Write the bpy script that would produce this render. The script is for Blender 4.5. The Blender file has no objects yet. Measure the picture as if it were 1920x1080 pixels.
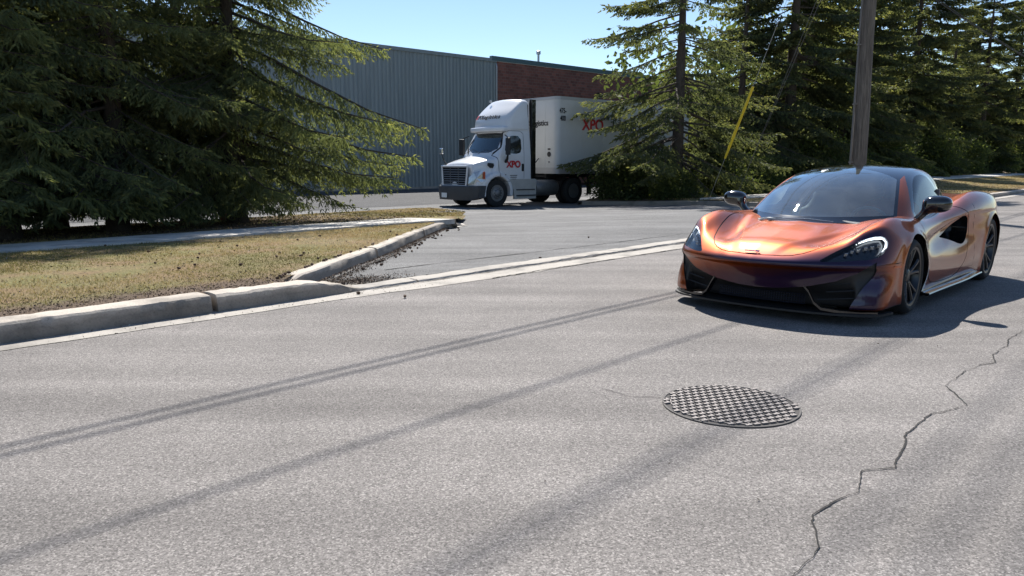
import bpy, math, random
import numpy as np
from mathutils import Vector, Matrix
R = math.radians
sc = bpy.context.scene
C = sc.collection
rng = np.random.default_rng(7)
random.seed(7)

# ---------------------------------------------------------------- camera, world, sun, exposure
cam_d = bpy.data.cameras.new('camera')
cam = bpy.data.objects.new('camera', cam_d)
C.objects.link(cam)
cam.location = (0, 0, 1.2625)
cam.rotation_euler = (math.pi / 2 - 0.16205, 0, 0)
cam_d.sensor_width = 36
cam_d.lens = 36 * 1420 / 1920
cam_d.clip_end = 3000
sc.camera = cam

SUN_EL, SUN_AZ = R(50), R(95)          # direction towards the sun, angle from +x
w = bpy.data.worlds.new('World')
sc.world = w
w.use_nodes = True
nt = w.node_tree
sky = nt.nodes.new('ShaderNodeTexSky')
sky.sky_type = 'NISHITA'
sky.sun_disc = False
sky.sun_elevation = SUN_EL
sky.sun_rotation = math.pi / 2 - SUN_AZ
sky.air_density = 0.9
sky.dust_density = 0.0
sky.ozone_density = 2.0
bg = nt.nodes['Background']
bg.inputs['Strength'].default_value = 0.085
nt.links.new(sky.outputs[0], bg.inputs['Color'])
sd = bpy.data.lights.new('sun', 'SUN')
sd.energy = 5.0
sd.angle = R(0.53)
sd.color = (1.0, 0.955, 0.89)
sun = bpy.data.objects.new('sun', sd)
C.objects.link(sun)
sdir = Vector((math.cos(SUN_EL) * math.cos(SUN_AZ), math.cos(SUN_EL) * math.sin(SUN_AZ), math.sin(SUN_EL)))
sun.rotation_euler = sdir.to_track_quat('Z', 'Y').to_euler()
sc.view_settings.view_transform = 'Standard'
sc.view_settings.look = 'None'
sc.view_settings.gamma = 1
sc.view_settings.exposure = 0.80

# ---------------------------------------------------------------- helpers
def tag(o, label=None, cat=None, group=None, kind=None):
    if label: o['label'] = label
    if cat: o['category'] = cat
    if group: o['group'] = group
    if kind: o['kind'] = kind
    return o

def empty(name, loc=(0, 0, 0), rz=0, parent=None):
    o = bpy.data.objects.new(name, None)
    o.location = loc
    o.rotation_euler = (0, 0, rz)
    o.empty_display_size = 0.3
    if parent: o.parent = parent
    C.objects.link(o)
    return o

def mk(name, V, F, mat, parent=None, smooth=False, normals=None, attr=None, mats=None, fmat=None):
    """V (n,3); F (m,3) or (m,4) array or list of tuples."""
    me = bpy.data.meshes.new(name)
    V = np.asarray(V, dtype=np.float32).reshape(-1, 3)
    if isinstance(F, np.ndarray):
        k = F.shape[1]
        me.vertices.add(len(V)); me.vertices.foreach_set('co', V.ravel())
        me.loops.add(F.size); me.loops.foreach_set('vertex_index', F.astype(np.int32).ravel())
        me.polygons.add(len(F))
        me.polygons.foreach_set('loop_start', np.arange(0, F.size, k, dtype=np.int32))
        me.polygons.foreach_set('loop_total', np.full(len(F), k, dtype=np.int32))
        me.update(calc_edges=True)
    else:
        me.from_pydata([tuple(map(float, v)) for v in V], [], [tuple(int(i) for i in f) for f in F])
        me.update()
    if smooth:
        me.polygons.foreach_set('use_smooth', np.ones(len(me.polygons), dtype=bool))
    if attr is not None:
        for an, av in attr.items():
            at = me.attributes.new(an, 'FLOAT', 'POINT')
            at.data.foreach_set('value', np.asarray(av, dtype=np.float32))
    for m in (mats or [mat]):
        me.materials.append(m)
    if fmat is not None:
        me.polygons.foreach_set('material_index', np.asarray(fmat, dtype=np.int32))
    if normals is not None:
        me.normals_split_custom_set_from_vertices([tuple(map(float, q)) for q in normals])
    o = bpy.data.objects.new(name, me)
    C.objects.link(o)
    if parent: o.parent = parent
    return o

class MB:
    """collects simple shapes into one mesh"""
    def __init__(s): s.v = []; s.f = []
    def add(s, V, F):
        n = len(s.v)
        s.v += [tuple(map(float, p)) for p in V]
        s.f += [tuple(int(i) + n for i in f) for f in F]
        return s
    def box(s, c, d, rot=None, bev=0.0):
        x, y, z = d[0] / 2, d[1] / 2, d[2] / 2
        if bev <= 0:
            V = [(-x, -y, -z), (x, -y, -z), (x, y, -z), (-x, y, -z), (-x, -y, z), (x, -y, z), (x, y, z), (-x, y, z)]
            F = [(0, 3, 2, 1), (4, 5, 6, 7), (0, 1, 5, 4), (1, 2, 6, 5), (2, 3, 7, 6), (3, 0, 4, 7)]
        else:
            import bmesh
            bm = bmesh.new()
            bmesh.ops.create_cube(bm, size=1)
            for q in bm.verts: q.co = Vector((q.co.x * d[0], q.co.y * d[1], q.co.z * d[2]))
            bmesh.ops.bevel(bm, geom=bm.edges[:], offset=bev, segments=2, affect='EDGES', profile=0.6)
            V = [tuple(q.co) for q in bm.verts]
            F = [tuple(q.index for q in f.verts) for f in bm.faces]
            bm.free()
        M = rot if rot is not None else Matrix.Identity(3)
        return s.add([tuple(M @ Vector(p) + Vector(c)) for p in V], F)
    def tube(s, pts, r, n=10, caps=True):
        pts = [Vector(p) for p in pts]
        rs = r if hasattr(r, '__len__') else [r] * len(pts)
        V = []; prev = None
        for i, p in enumerate(pts):
            t = (pts[min(i + 1, len(pts) - 1)] - pts[max(i - 1, 0)]).normalized()
            if prev is None:
                a = Vector((0, 0, 1)) if abs(t.z) < .9 else Vector((1, 0, 0))
                u = t.cross(a).normalized()
            else:
                u = (prev - t * prev.dot(t)).normalized()
            prev = u
            q = t.cross(u)
            for k in range(n):
                an = 2 * math.pi * k / n
                V.append(p + (u * math.cos(an) + q * math.sin(an)) * rs[i])
        F = []
        for i in range(len(pts) - 1):
            for k in range(n):
                F.append((i * n + k, i * n + (k + 1) % n, (i + 1) * n + (k + 1) % n, (i + 1) * n + k))
        if caps:
            F.append(tuple(range(n - 1, -1, -1))); F.append(tuple((len(pts) - 1) * n + k for k in range(n)))
        return s.add(V, F)
    def lathe(s, prof, n=48, M=None, close=False):
        """prof: (r, h); axis is local z"""
        V = []; m = len(prof)
        for r, h in prof:
            for k in range(n):
                a = 2 * math.pi * k / n
                V.append((r * math.cos(a), r * math.sin(a), h))
        F = []
        for i in range(m if close else m - 1):
            j = (i + 1) % m
            for k in range(n):
                F.append((i * n + k, i * n + (k + 1) % n, j * n + (k + 1) % n, j * n + k))
        if not close:
            F.append(tuple(range(n - 1, -1, -1))); F.append(tuple((m - 1) * n + k for k in range(n)))
        if M is not None: V = [tuple(M @ Vector(p)) for p in V]
        return s.add(V, F)
    def prism(s, poly, h0, h1, axis='z'):
        """poly in 2D, extruded along an axis"""
        n = len(poly)
        def P(a, b, h):
            return {'z': (a, b, h), 'y': (a, h, b), 'x': (h, a, b)}[axis]
        V = [P(a, b, h0) for a, b in poly] + [P(a, b, h1) for a, b in poly]
        F = [tuple(range(n - 1, -1, -1)), tuple(range(n, 2 * n))]
        for i in range(n): F.append((i, (i + 1) % n, n + (i + 1) % n, n + i))
        return s.add(V, F)
    def build(s, name, mat, parent=None, smooth=False, angle=None):
        o = mk(name, s.v, s.f, mat, parent, smooth)
        import bmesh
        bm = bmesh.new(); bm.from_mesh(o.data)
        bmesh.ops.recalc_face_normals(bm, faces=bm.faces)
        if smooth:
            lim = R(angle or 35)
            for e in bm.edges:
                if len(e.link_faces) == 2 and e.calc_face_angle(0) > lim: e.smooth = False
        bm.to_mesh(o.data); bm.free()
        return o

def RX(a): return Matrix.Rotation(a, 3, 'X')
def RY(a): return Matrix.Rotation(a, 3, 'Y')
def RZ(a): return Matrix.Rotation(a, 3, 'Z')

def copy_tree(o, parent=None):
    c = o.copy(); C.objects.link(c)
    if parent: c.parent = parent
    for ch in list(o.children): copy_tree(ch, c)
    return c

def smst(a, b, x):
    t = np.clip((x - a) / (b - a), 0, 1)
    return t * t * (3 - 2 * t)

# value noise for geometry
_T = rng.random((64, 64, 64)).astype(np.float32)
def vnoise(x, y, z=0.0):
    x, y, z = np.broadcast_arrays(np.asarray(x, float), np.asarray(y, float), np.asarray(z, float))
    xi, yi, zi = np.floor(x).astype(int), np.floor(y).astype(int), np.floor(z).astype(int)
    fx, fy, fz = x - xi, y - yi, z - zi
    fx, fy, fz = (t * t * (3 - 2 * t) for t in (fx, fy, fz))
    def g(a, b, c): return _T[(xi + a) % 64, (yi + b) % 64, (zi + c) % 64]
    r = 0
    for a in (0, 1):
        for b in (0, 1):
            for c in (0, 1):
                r = r + g(a, b, c) * (fx if a else 1 - fx) * (fy if b else 1 - fy) * (fz if c else 1 - fz)
    return r - 0.5
def fbm(x, y, z=0.0, o=4):
    r = 0; a = 1.0
    for i in range(o):
        r = r + a * vnoise(x * 2 ** i + 7.3 * i, y * 2 ** i + 3.1 * i, z * 2 ** i); a *= 0.5
    return r

# ---------------------------------------------------------------- materials
class NM:
    """small node-material builder"""
    def __init__(s, name):
        s.m = bpy.data.materials.new(name); s.m.use_nodes = True
        s.t = s.m.node_tree; s.n = s.t.nodes; s.b = s.n['Principled BSDF']; s.o = s.n['Material Output']
    def new(s, t, **k):
        n = s.n.new(t)
        for a, b in k.items(): setattr(n, a, b)
        return n
    def link(s, a, b): s.t.links.new(a, b)
    def set(s, **k):
        for a, b in k.items():
            i = s.b.inputs[a.replace('_', ' ')]
            if isinstance(b, (tuple, list)) and len(b) == 3: b = (*b, 1)
            if hasattr(b, 'links'): s.link(b, i)
            else: i.default_value = b
        return s
    def coord(s, kind='Object', scale=None, rot=None):
        c = s.new('ShaderNodeTexCoord').outputs[kind]
        if scale or rot:
            mp = s.new('ShaderNodeMapping'); s.link(c, mp.inputs[0])
            if scale: mp.inputs['Scale'].default_value = scale
            if rot: mp.inputs['Rotation'].default_value = rot
            c = mp.outputs[0]
        return c
    def noise(s, scale, detail=4, rough=0.55, co=None, dist=0.0, out='Fac'):
        n = s.new('ShaderNodeTexNoise'); n.inputs['Scale'].default_value = scale
        n.inputs['Detail'].default_value = detail; n.inputs['Roughness'].default_value = rough
        n.inputs['Distortion'].default_value = dist
        s.link(co or s.coord(), n.inputs['Vector']); return n.outputs[out]
    def voro(s, scale, co=None, feat='F1', out='Distance', rnd=1.0):
        n = s.new('ShaderNodeTexVoronoi', feature=feat); n.inputs['Scale'].default_value = scale
        n.inputs['Randomness'].default_value = rnd
        s.link(co or s.coord(), n.inputs['Vector']); return n.outputs[out]
    def ramp(s, fac, stops, interp='LINEAR'):
        r = s.new('ShaderNodeValToRGB'); r.color_ramp.interpolation = interp
        e = r.color_ramp.elements
        while len(e) < len(stops): e.new(0.5)
        for q, (p, c) in zip(e, stops):
            q.position = p; q.color = (*c, 1) if hasattr(c, '__len__') else (c, c, c, 1)
        s.link(fac, r.inputs[0]); return r.outputs[0]
    def mix(s, fac, a, b, mode='MIX'):
        n = s.new('ShaderNodeMix', data_type='RGBA', blend_type=mode)
        for k, q in ((0, fac), (6, a), (7, b)):
            if hasattr(q, 'links'): s.link(q, n.inputs[k])
            elif hasattr(q, '__len__'): n.inputs[k].default_value = (*q, 1)
            else: n.inputs[k].default_value = q if k == 0 else (q, q, q, 1)
        return n.outputs[2]
    def math(s, op, a, b=0.0, c=0.0, clamp=False):
        n = s.new('ShaderNodeMath', operation=op, use_clamp=clamp)
        for k, q in enumerate((a, b, c)):
            if hasattr(q, 'links'): s.link(q, n.inputs[k])
            else: n.inputs[k].default_value = q
        return n.outputs[0]
    def attr(s, name):
        return s.new('ShaderNodeAttribute', attribute_name=name).outputs['Fac']
    def bump(s, h, strength=0.3, dist=0.02, normal=None):
        n = s.new('ShaderNodeBump'); n.inputs['Strength'].default_value = strength
        n.inputs['Distance'].default_value = dist; s.link(h, n.inputs['Height'])
        if normal is not None: s.link(normal, n.inputs['Normal'])
        return n.outputs[0]

def simple(name, col, rough=0.5, metal=0.0, coat=0.0, var=0.0, vscale=8.0, bump=0.0, spec=0.5):
    q = NM(name)
    base = col
    if var > 0:
        nz = q.noise(vscale, 5)
        base = q.mix(nz, tuple(c * (1 - var) for c in col), tuple(min(1, c * (1 + var)) for c in col))
    q.set(Base_Color=base, Roughness=rough, Metallic=metal, Coat_Weight=coat, Specular_IOR_Level=spec)
    if coat: q.b.inputs['Coat Roughness'].default_value = 0.03
    if bump > 0:
        q.set(Normal=q.bump(q.noise(vscale * 6, 4), bump, 0.01))
    return q.m

M = {}
def m_asphalt(name, lo, hi, tint=(1, .925, .868), patch=0.9):
    q = NM(name); co = q.coord()
    agg = q.voro(165, co, out='Color')
    sep = q.new('ShaderNodeSeparateColor'); q.link(agg, sep.inputs[0])
    fine = q.ramp(sep.outputs[0], [(0.0, lo * .62), (.35, lo), (.8, hi), (1.0, min(1, hi * 1.5))])
    n2 = q.noise(70, 4, .7, co)
    sp = q.ramp(n2, [(.30, .45), (.46, 1.0), (.62, 1.08), (.78, 1.5)])
    c1 = q.mix(1.0, fine, sp, 'MULTIPLY')
    big = q.noise(.55, 5, .6, co)
    c2 = q.mix(1.0, c1, q.ramp(big, [(.3, 1 - .22 * patch), (.7, 1 + .15 * patch)]), 'MULTIPLY')
    # long wear streaks running with the lane
    st = q.noise(1.0, 3, .5, q.coord(scale=(.12, 2.2, 1)))
    c3 = q.mix(1.0, c2, q.ramp(st, [(.3, 1 - .26 * patch), (.7, 1 + .14 * patch)]), 'MULTIPLY')
    # damp-looking oil and patched spots
    sp2 = q.noise(3.0, 3, .6, co)
    c3 = q.mix(1.0, c3, q.ramp(sp2, [(.24, .78), (.36, 1.0)]), 'MULTIPLY')
    c4 = q.mix(1.0, c3, tint, 'MULTIPLY')
    h = q.mix(.5, sep.outputs[1], n2)
    q.set(Base_Color=c4, Roughness=0.88, Specular_IOR_Level=0.35, Normal=q.bump(h, .75, .012))
    return q.m
M['road'] = m_asphalt('asphalt_road', .185, .25)
M['drive'] = m_asphalt('asphalt_driveway', .14, .20, (1, .99, .98), 1.0)
def m_concrete(name, a, b, scale=3.0, bump=.4, face_shade=0):
    q = NM(name); co = q.coord()
    n = q.noise(scale, 6, .65, co); f = q.noise(60, 4, .7, co)
    c = q.mix(n, a, b)
    c = q.mix(1.0, c, q.ramp(f, [(.25, .6), (.45, 1.0), (.8, 1.2)]), 'MULTIPLY')
    st = q.noise(1.6, 4, .6, co)
    c = q.mix(1.0, c, q.ramp(st, [(.33, .58), (.5, 1.0)]), 'MULTIPLY')
    if face_shade:      # shade of the kerb face painted into its lower part, ragged edge
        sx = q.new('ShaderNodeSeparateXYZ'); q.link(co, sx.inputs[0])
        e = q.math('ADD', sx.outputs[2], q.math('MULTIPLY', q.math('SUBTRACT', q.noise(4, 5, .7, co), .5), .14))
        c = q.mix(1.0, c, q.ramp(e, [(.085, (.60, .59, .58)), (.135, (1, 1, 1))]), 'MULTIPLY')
    q.set(Base_Color=c, Roughness=.9, Normal=q.bump(q.mix(.5, n, f), bump, .02)); return q.m
M['concrete'] = m_concrete('weathered_concrete', (.30, .275, .245), (.42, .39, .345))
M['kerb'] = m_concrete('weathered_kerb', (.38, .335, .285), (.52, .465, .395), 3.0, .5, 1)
M['drive_dark'] = m_asphalt('asphalt_yard', .05, .085, (1, 1, 1.03), .6)
M['gutter'] = m_concrete('gutter_concrete', (.32, .295, .26), (.40, .37, .33), 2.0, .25)
M['sidewalk'] = m_concrete('sidewalk_concrete', (.46, .435, .395), (.58, .55, .50), 1.2, .2)
def m_soil():
    q = NM('verge_soil'); co = q.coord()
    n = q.noise(1.3, 5, .6, co); f = q.noise(28, 5, .75, co)
    c = q.mix(q.ramp(n, [(.38, 0.0), (.62, 1.0)]), (.24, .17, .095), (.20, .185, .08))
    c = q.mix(1.0, c, q.ramp(f, [(.28, .35), (.5, 1.0), (.75, 1.7)]), 'MULTIPLY')
    # bare debris strip next to the kerb and under the trees, by the verge attribute
    bare = q.attr('bare')
    d = q.mix(q.noise(40, 4, .7, co), (.085, .060, .043), (.22, .165, .12))
    c = q.mix(bare, c, d)
    q.set(Base_Color=c, Roughness=.95, Specular_IOR_Level=.2, Normal=q.bump(f, .9, .04)); return q.m
M['soil'] = m_soil()
def m_grassblade():
    q = NM('grass_blades'); a = q.attr('tint')
    c = q.ramp(a, [(0, (.14, .13, .045)), (.28, (.27, .235, .085)), (.5, (.42, .31, .14)), (.8, (.50, .40, .22)), (1, (.62, .53, .36))])
    q.set(Base_Color=c, Roughness=.7, Specular_IOR_Level=.2)
    tr = q.new('ShaderNodeBsdfTranslucent'); q.link(c, tr.inputs[0])
    mx = q.new('ShaderNodeMixShader'); mx.inputs[0].default_value = .35
    q.link(q.b.outputs[0], mx.inputs[1]); q.link(tr.outputs[0], mx.inputs[2]); q.link(mx.outputs[0], q.o.inputs[0])
    return q.m
M['grass'] = m_grassblade()
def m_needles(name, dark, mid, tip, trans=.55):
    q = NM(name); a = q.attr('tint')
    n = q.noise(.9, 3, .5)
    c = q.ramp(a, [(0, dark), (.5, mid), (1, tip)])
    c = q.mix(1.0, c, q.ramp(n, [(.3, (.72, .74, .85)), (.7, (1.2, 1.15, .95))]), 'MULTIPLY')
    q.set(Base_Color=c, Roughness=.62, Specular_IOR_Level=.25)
    tr = q.new('ShaderNodeBsdfTranslucent'); q.link(q.mix(1.0, c, (1.2, 1.2, .68), 'MULTIPLY'), tr.inputs[0])
    mx = q.new('ShaderNodeMixShader'); mx.inputs[0].default_value = trans
    q.link(q.b.outputs[0], mx.inputs[1]); q.link(tr.outputs[0], mx.inputs[2]); q.link(mx.outputs[0], q.o.inputs[0])
    return q.m
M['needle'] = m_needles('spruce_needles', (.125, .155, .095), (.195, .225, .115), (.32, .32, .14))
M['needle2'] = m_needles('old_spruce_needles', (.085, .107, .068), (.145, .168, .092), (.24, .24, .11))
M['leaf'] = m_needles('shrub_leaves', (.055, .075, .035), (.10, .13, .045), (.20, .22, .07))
def m_bark(name, a, b):
    q = NM(name); co = q.coord(scale=(9, 9, 1.6)); n = q.noise(3, 6, .7, co, 1.5)
    q.set(Base_Color=q.ramp(n, [(.3, a), (.7, b)]), Roughness=.95, Normal=q.bump(n, .8, .03)); return q.m
M['bark'] = m_bark('spruce_bark', (.035, .027, .022), (.12, .098, .08))
def m_pole():
    q = NM('weathered_pole_wood'); co = q.coord(scale=(16, 16, .55)); n = q.noise(3, 6, .7, co, .6)
    n2 = q.noise(5, 3, .6, q.coord(scale=(3, 3, .25)))
    c = q.ramp(n, [(.22, (.03, .025, .02)), (.42, (.12, .10, .083)), (.75, (.25, .215, .18))])
    c = q.mix(1.0, c, q.ramp(n2, [(.35, .65), (.65, 1.2)]), 'MULTIPLY')
    q.set(Base_Color=c, Roughness=.9, Normal=q.bump(n, .9, .02)); return q.m
M['pole'] = m_pole()
def m_siding():
    q = NM('grey_green_siding'); n = q.noise(.35, 5, .6); s2 = q.noise(1.2, 4, .6, q.coord(scale=(3, 3, .25)))
    c = q.mix(n, (.235, .27, .275), (.29, .32, .32))
    c = q.mix(1.0, c, q.ramp(s2, [(.3, .85), (.7, 1.08)]), 'MULTIPLY')
    q.set(Base_Color=c, Roughness=.55, Metallic=.1); return q.m
M['siding'] = m_siding()
def m_brick():
    q = NM('red_brown_brick')
    b = q.new('ShaderNodeTexBrick'); b.inputs['Scale'].default_value = 1.0
    b.inputs['Brick Width'].default_value = .40; b.inputs['Row Height'].default_value = .20
    b.inputs['Mortar Size'].default_value = .012
    b.inputs['Color1'].default_value = (.17, .068, .052, 1); b.inputs['Color2'].default_value = (.29, .11, .08, 1)
    b.inputs['Mortar'].default_value = (.22, .16, .14, 1)
    mp = q.new('ShaderNodeMapping'); mp.inputs['Rotation'].default_value = (R(90), 0, 0)
    co = q.new('ShaderNodeTexCoord').outputs['Object']
    sx = q.new('ShaderNodeSeparateXYZ'); q.link(co, sx.inputs[0])
    cx = q.new('ShaderNodeCombineXYZ'); q.link(sx.outputs[0], cx.inputs[0]); q.link(sx.outputs[2], cx.inputs[1])
    q.link(cx.outputs[0], b.inputs['Vector'])
    n = q.noise(.5, 5, .6)
    c = q.mix(1.0, b.outputs['Color'], q.ramp(n, [(.3, .8), (.7, 1.15)]), 'MULTIPLY')
    q.set(Base_Color=c, Roughness=.9); return q.m
M['brick'] = m_brick()
M['coping'] = simple('coping_metal', (.10, .16, .17), .45, .3)
M['galv'] = simple('galvanised_metal', (.42, .43, .44), .45, .8, var=.15)
M['yellow'] = simple('yellow_plastic', (.72, .52, .02), .45, var=.08)
M['iron'] = simple('cast_iron', (.20, .18, .17), .6, .25, var=.3, vscale=30, bump=.3)
M['iron_dark'] = simple('iron_recess', (.060, .055, .052), .9)
M['cracktar'] = simple('crack_gap', (.025, .023, .021), .95)
M['rubber'] = simple('tyre_rubber', (.018, .018, .018), .8, var=.25, vscale=10, bump=.1)
M['black_plastic'] = simple('black_plastic', (.014, .014, .015), .55)
M['gloss_black'] = simple('gloss_black', (.008, .008, .009), .12, coat=1.0)
M['void'] = simple('dark_recess', (.006, .006, .006), .9, spec=.1)
M['wire'] = simple('cable_black', (.02, .02, .02), .7)
M['conduit'] = simple('grey_conduit', (.16, .15, .14), .7)
M['cone'] = simple('pine_cone', (.085, .05, .03), .9, var=.3, vscale=40)
# ---------------------------------------------------------------- ground frame: u runs along the road, v away from it
KA = R(47.3)
DU = np.array([math.cos(KA), math.sin(KA)]); DV = np.array([-math.sin(KA), math.cos(KA)])
K0 = np.array([0.0, 8.97])
def W2(u, v):
    u = np.asarray(u, float); v = np.asarray(v, float)
    return K0[0] + u * DU[0] + v * DV[0], K0[1] + u * DU[1] + v * DV[1]
def P3(u, v, z):
    x, y = W2(u, v); return (float(x), float(y), float(z))
def UV(x, y):
    rx, ry = x - K0[0], y - K0[1]
    return rx * DU[0] + ry * DU[1], rx * DV[0] + ry * DV[1]

def zd(v): return -0.31 * smst(1.5, 13, v)
LB_V = [.2, .55, .89, 1.47, 2.35, 3.72, 5.98, 6.4, 7.45, 8.8, 11.8, 13.0, 18]
LB_U = [-2.75, -2.62, -2.22, -1.42, -.16, 1.52, 4.26, 5.2, 6.4, 7.8, 9.2, 9.4, 9.4]
RB_V = [.2, 1, 2, 4, 6, 7.5, 9, 11, 12.2, 18]
RB_U = [12.3, 13.2, 14.2, 15.7, 16.8, 17.4, 17.6, 17.3, 17.0, 16.8]
def ubl(v): return np.interp(v, LB_V, LB_U)
def ubr(v): return np.interp(v, RB_V, RB_U)
def zl(u, v):      # left verge height
    return .145 + .72 * zd(v) + .02 * fbm(u * .35, v * .35) - .05 * smst(11, 13, v)
def zr(u, v):
    return .15 + .72 * zd(v) * (1 - smst(24, 34, u)) + .30 * smst(24, 40, u) * smst(2, 8, v) + .45 * smst(8.8, 10.5, v) * smst(24, 34, u) + .03 * fbm(u * .3, v * .3)

def sheet(name, U, V, Z, mat, parent=None, attr=None, smooth=True):
    X, Y = W2(U, V)
    n, m = U.shape
    idx = np.arange(n * m).reshape(n, m)
    F = np.stack([idx[:-1, :-1], idx[:-1, 1:], idx[1:, 1:], idx[1:, :-1]], -1).reshape(-1, 4)
    pts = np.stack([X, Y, Z], -1).reshape(-1, 3)
    # make the normals face up
    a, b, c = pts[F[0, 0]], pts[F[0, 1]], pts[F[0, 2]]
    if np.cross(b - a, c - b)[2] < 0: F = F[:, ::-1].copy()
    return mk(name, pts, F, mat, parent, smooth, attr={k: q.ravel() for k, q in attr.items()} if attr else None)

def geo(a, b, n, p=1.0, c=0.0):
    return np.linspace(a, b, n)

# wide ground far out, below everything
g = tag(sheet('ground', *np.meshgrid(np.linspace(-500, 900, 30), np.linspace(-500, 900, 30), indexing='ij'),
              np.full((30, 30), -.62), M['soil'], attr={'bare': np.full((30, 30), .3)}), kind='structure')
# road
U, V = np.meshgrid(np.concatenate([np.linspace(-60, -8, 20), np.linspace(-7.5, 12, 60), np.linspace(13, 160, 50)]), np.linspace(-10.5, .12, 34), indexing='ij')
tag(sheet('road', U, V, .012 * vnoise(U * .3, V * .5) * smst(-.3, -1.2, V) * 0 + .0 * U, M['road']), kind='structure')
# gutter apron
uu = np.concatenate([np.linspace(-40, -6.4, 30), np.linspace(-6.3, 14, 170), np.linspace(15, 160, 60)])
edge = -.10 - .14 * smst(-2.5, -.8, uu) + .05 * fbm(uu * .9, 3.3, 0, 3) + .03 * vnoise(uu * 5, 1.0)
rows = np.linspace(0, 1, 5)
U = np.repeat(uu[:, None], 5, 1); V = edge[:, None] * (1 - rows) + .20 * rows
tag(sheet('gutter', U, V, .004 + .004 * rows[None, :] + 0 * U, M['gutter']), kind='structure')
# near kerb side of the road behind the camera
U, V = np.meshgrid(np.linspace(-60, 160, 40), np.linspace(-70, -10.66, 24), indexing='ij')
tag(sheet('verge', U, V, .13 + 0 * U, M['soil'], attr={'bare': 0 * U}), kind='structure')
# driveway and yard
uu = np.concatenate([np.linspace(-60, -3.2, 30), np.linspace(-3, 26, 100), np.linspace(27, 150, 50)])
vv = np.concatenate([np.linspace(.19, 14, 70), np.linspace(14.5, 75, 40)])
U, V = np.meshgrid(uu, vv, indexing='ij')
tag(sheet('driveway', U, V, .004 + .016 * (1 - smst(.3, 1.0, V)) + zd(V) - .10 * smst(-2.9, -3.4, U) * smst(2, .5, V) - .12 * (U > 14.5) * (V < 1.5), M['drive']), kind='structure')

# darker asphalt of the yard between the truck and the warehouse
U, V = np.meshgrid(np.linspace(-60, 60, 60), np.concatenate([np.linspace(16.6, 20, 14), np.linspace(21, 31, 10)]), indexing='ij')
V = V + (V < 17) * .5 * fbm(U * .3, 2.2)
tag(sheet('yard', U, V, .010 + zd(V), M['drive_dark']), kind='structure')
# verges
def verge(right):
    vv = np.concatenate([np.linspace(.30, 8, 60), np.linspace(8.2, 13.2 if not right else 12.4, 24)])
    t = np.linspace(0, 1, 170) ** 1.8
    T, V = np.meshgrid(t, vv, indexing='ij')
    if right: U = ubr(V) + .12 + T * 140; Z = zr(U, V)
    else: U = ubl(V) - .10 - T * 50; Z = zl(U, V)
    # soft dropped rim towards the yard
    e = T * (140 if right else 50)
    Z = Z - .10 * (1 - smst(0, .5, e)) * smst(6.5, 7.5, V) - .2 * smst((12.9 if not right else 12.1), (13.2 if not right else 12.4), V)
    nz = fbm(U * .8, V * .8, 1.0, 3)
    bare = np.clip(smst(1.35, .6, V + .7 * nz) + smst(7.4, 8.3, V + .8 * nz) * (.9 if not right else .75) * (1 - (smst(3.0, 6.5, U) * .75 if not right else 0)), 0, 1)
    nz2 = fbm(U * 7, V * 7, 0, 3)
    return U, V, Z + .012 * nz2, bare
UL, VL, ZL, BL = verge(False)
tag(sheet('verge', UL, VL, ZL, M['soil'], attr={'bare': BL}), kind='structure')
UR_, VR_, ZR_, BR_ = verge(True)
tag(sheet('verge', UR_, VR_, ZR_, M['soil'], attr={'bare': BR_}), kind='structure')

# sidewalk slabs with joints
def sidewalk(u0, u1, va, vb, zf, step=1.5):
    V = []; F = []
    u = u0
    while u < u1 - .01:
        ue = min(u + step, u1) - .018
        n = len(V)
        def cl(uq, vq):   # clip the slab ends along the driveway edge
            return uq
        for (a, b) in ((u, va), (ue, va), (ue, vb), (u, vb)):
            z = float(zf(a, b)); V.append(P3(a, b, z + .022)); V.append(P3(a, b, z - .08))
        F += [(n, n + 2, n + 4, n + 6), (n, n + 1, n + 3, n + 2), (n + 2, n + 3, n + 5, n + 4), (n + 4, n + 5, n + 7, n + 6), (n + 6, n + 7, n + 1, n)]
        u += step
    return V, F
def zl0(u, v): return .145 + .72 * zd(v) + .010
def zr0(u, v): return .15 + .72 * zd(v) * (1 - smst(24, 34, u)) + .30 * smst(24, 40, u) * smst(2, 8, v) + .02
V_, F_ = sidewalk(-40.0, 4.5, 5.80, 7.35, zl0)
n0 = len(V_)
q = [(4.5, 5.80), (4.75, 6.0), (5.3, 6.25), (6.1, 7.35), (4.5, 7.35)]
V_ += [P3(a, b, zl0(a, b) + .022 if i in (0, 4) else float(zd(b)) + .016) for i, (a, b) in enumerate(q)]
F_.append(tuple(n0 + i for i in range(5)))
tag(mk('sidewalk', V_, F_, M['sidewalk']), kind='structure')
V_, F_ = sidewalk(17.8, 150, 5.8, 7.35, zr0)
tag(mk('sidewalk', V_, F_, M['sidewalk']), kind='structure')

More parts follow.
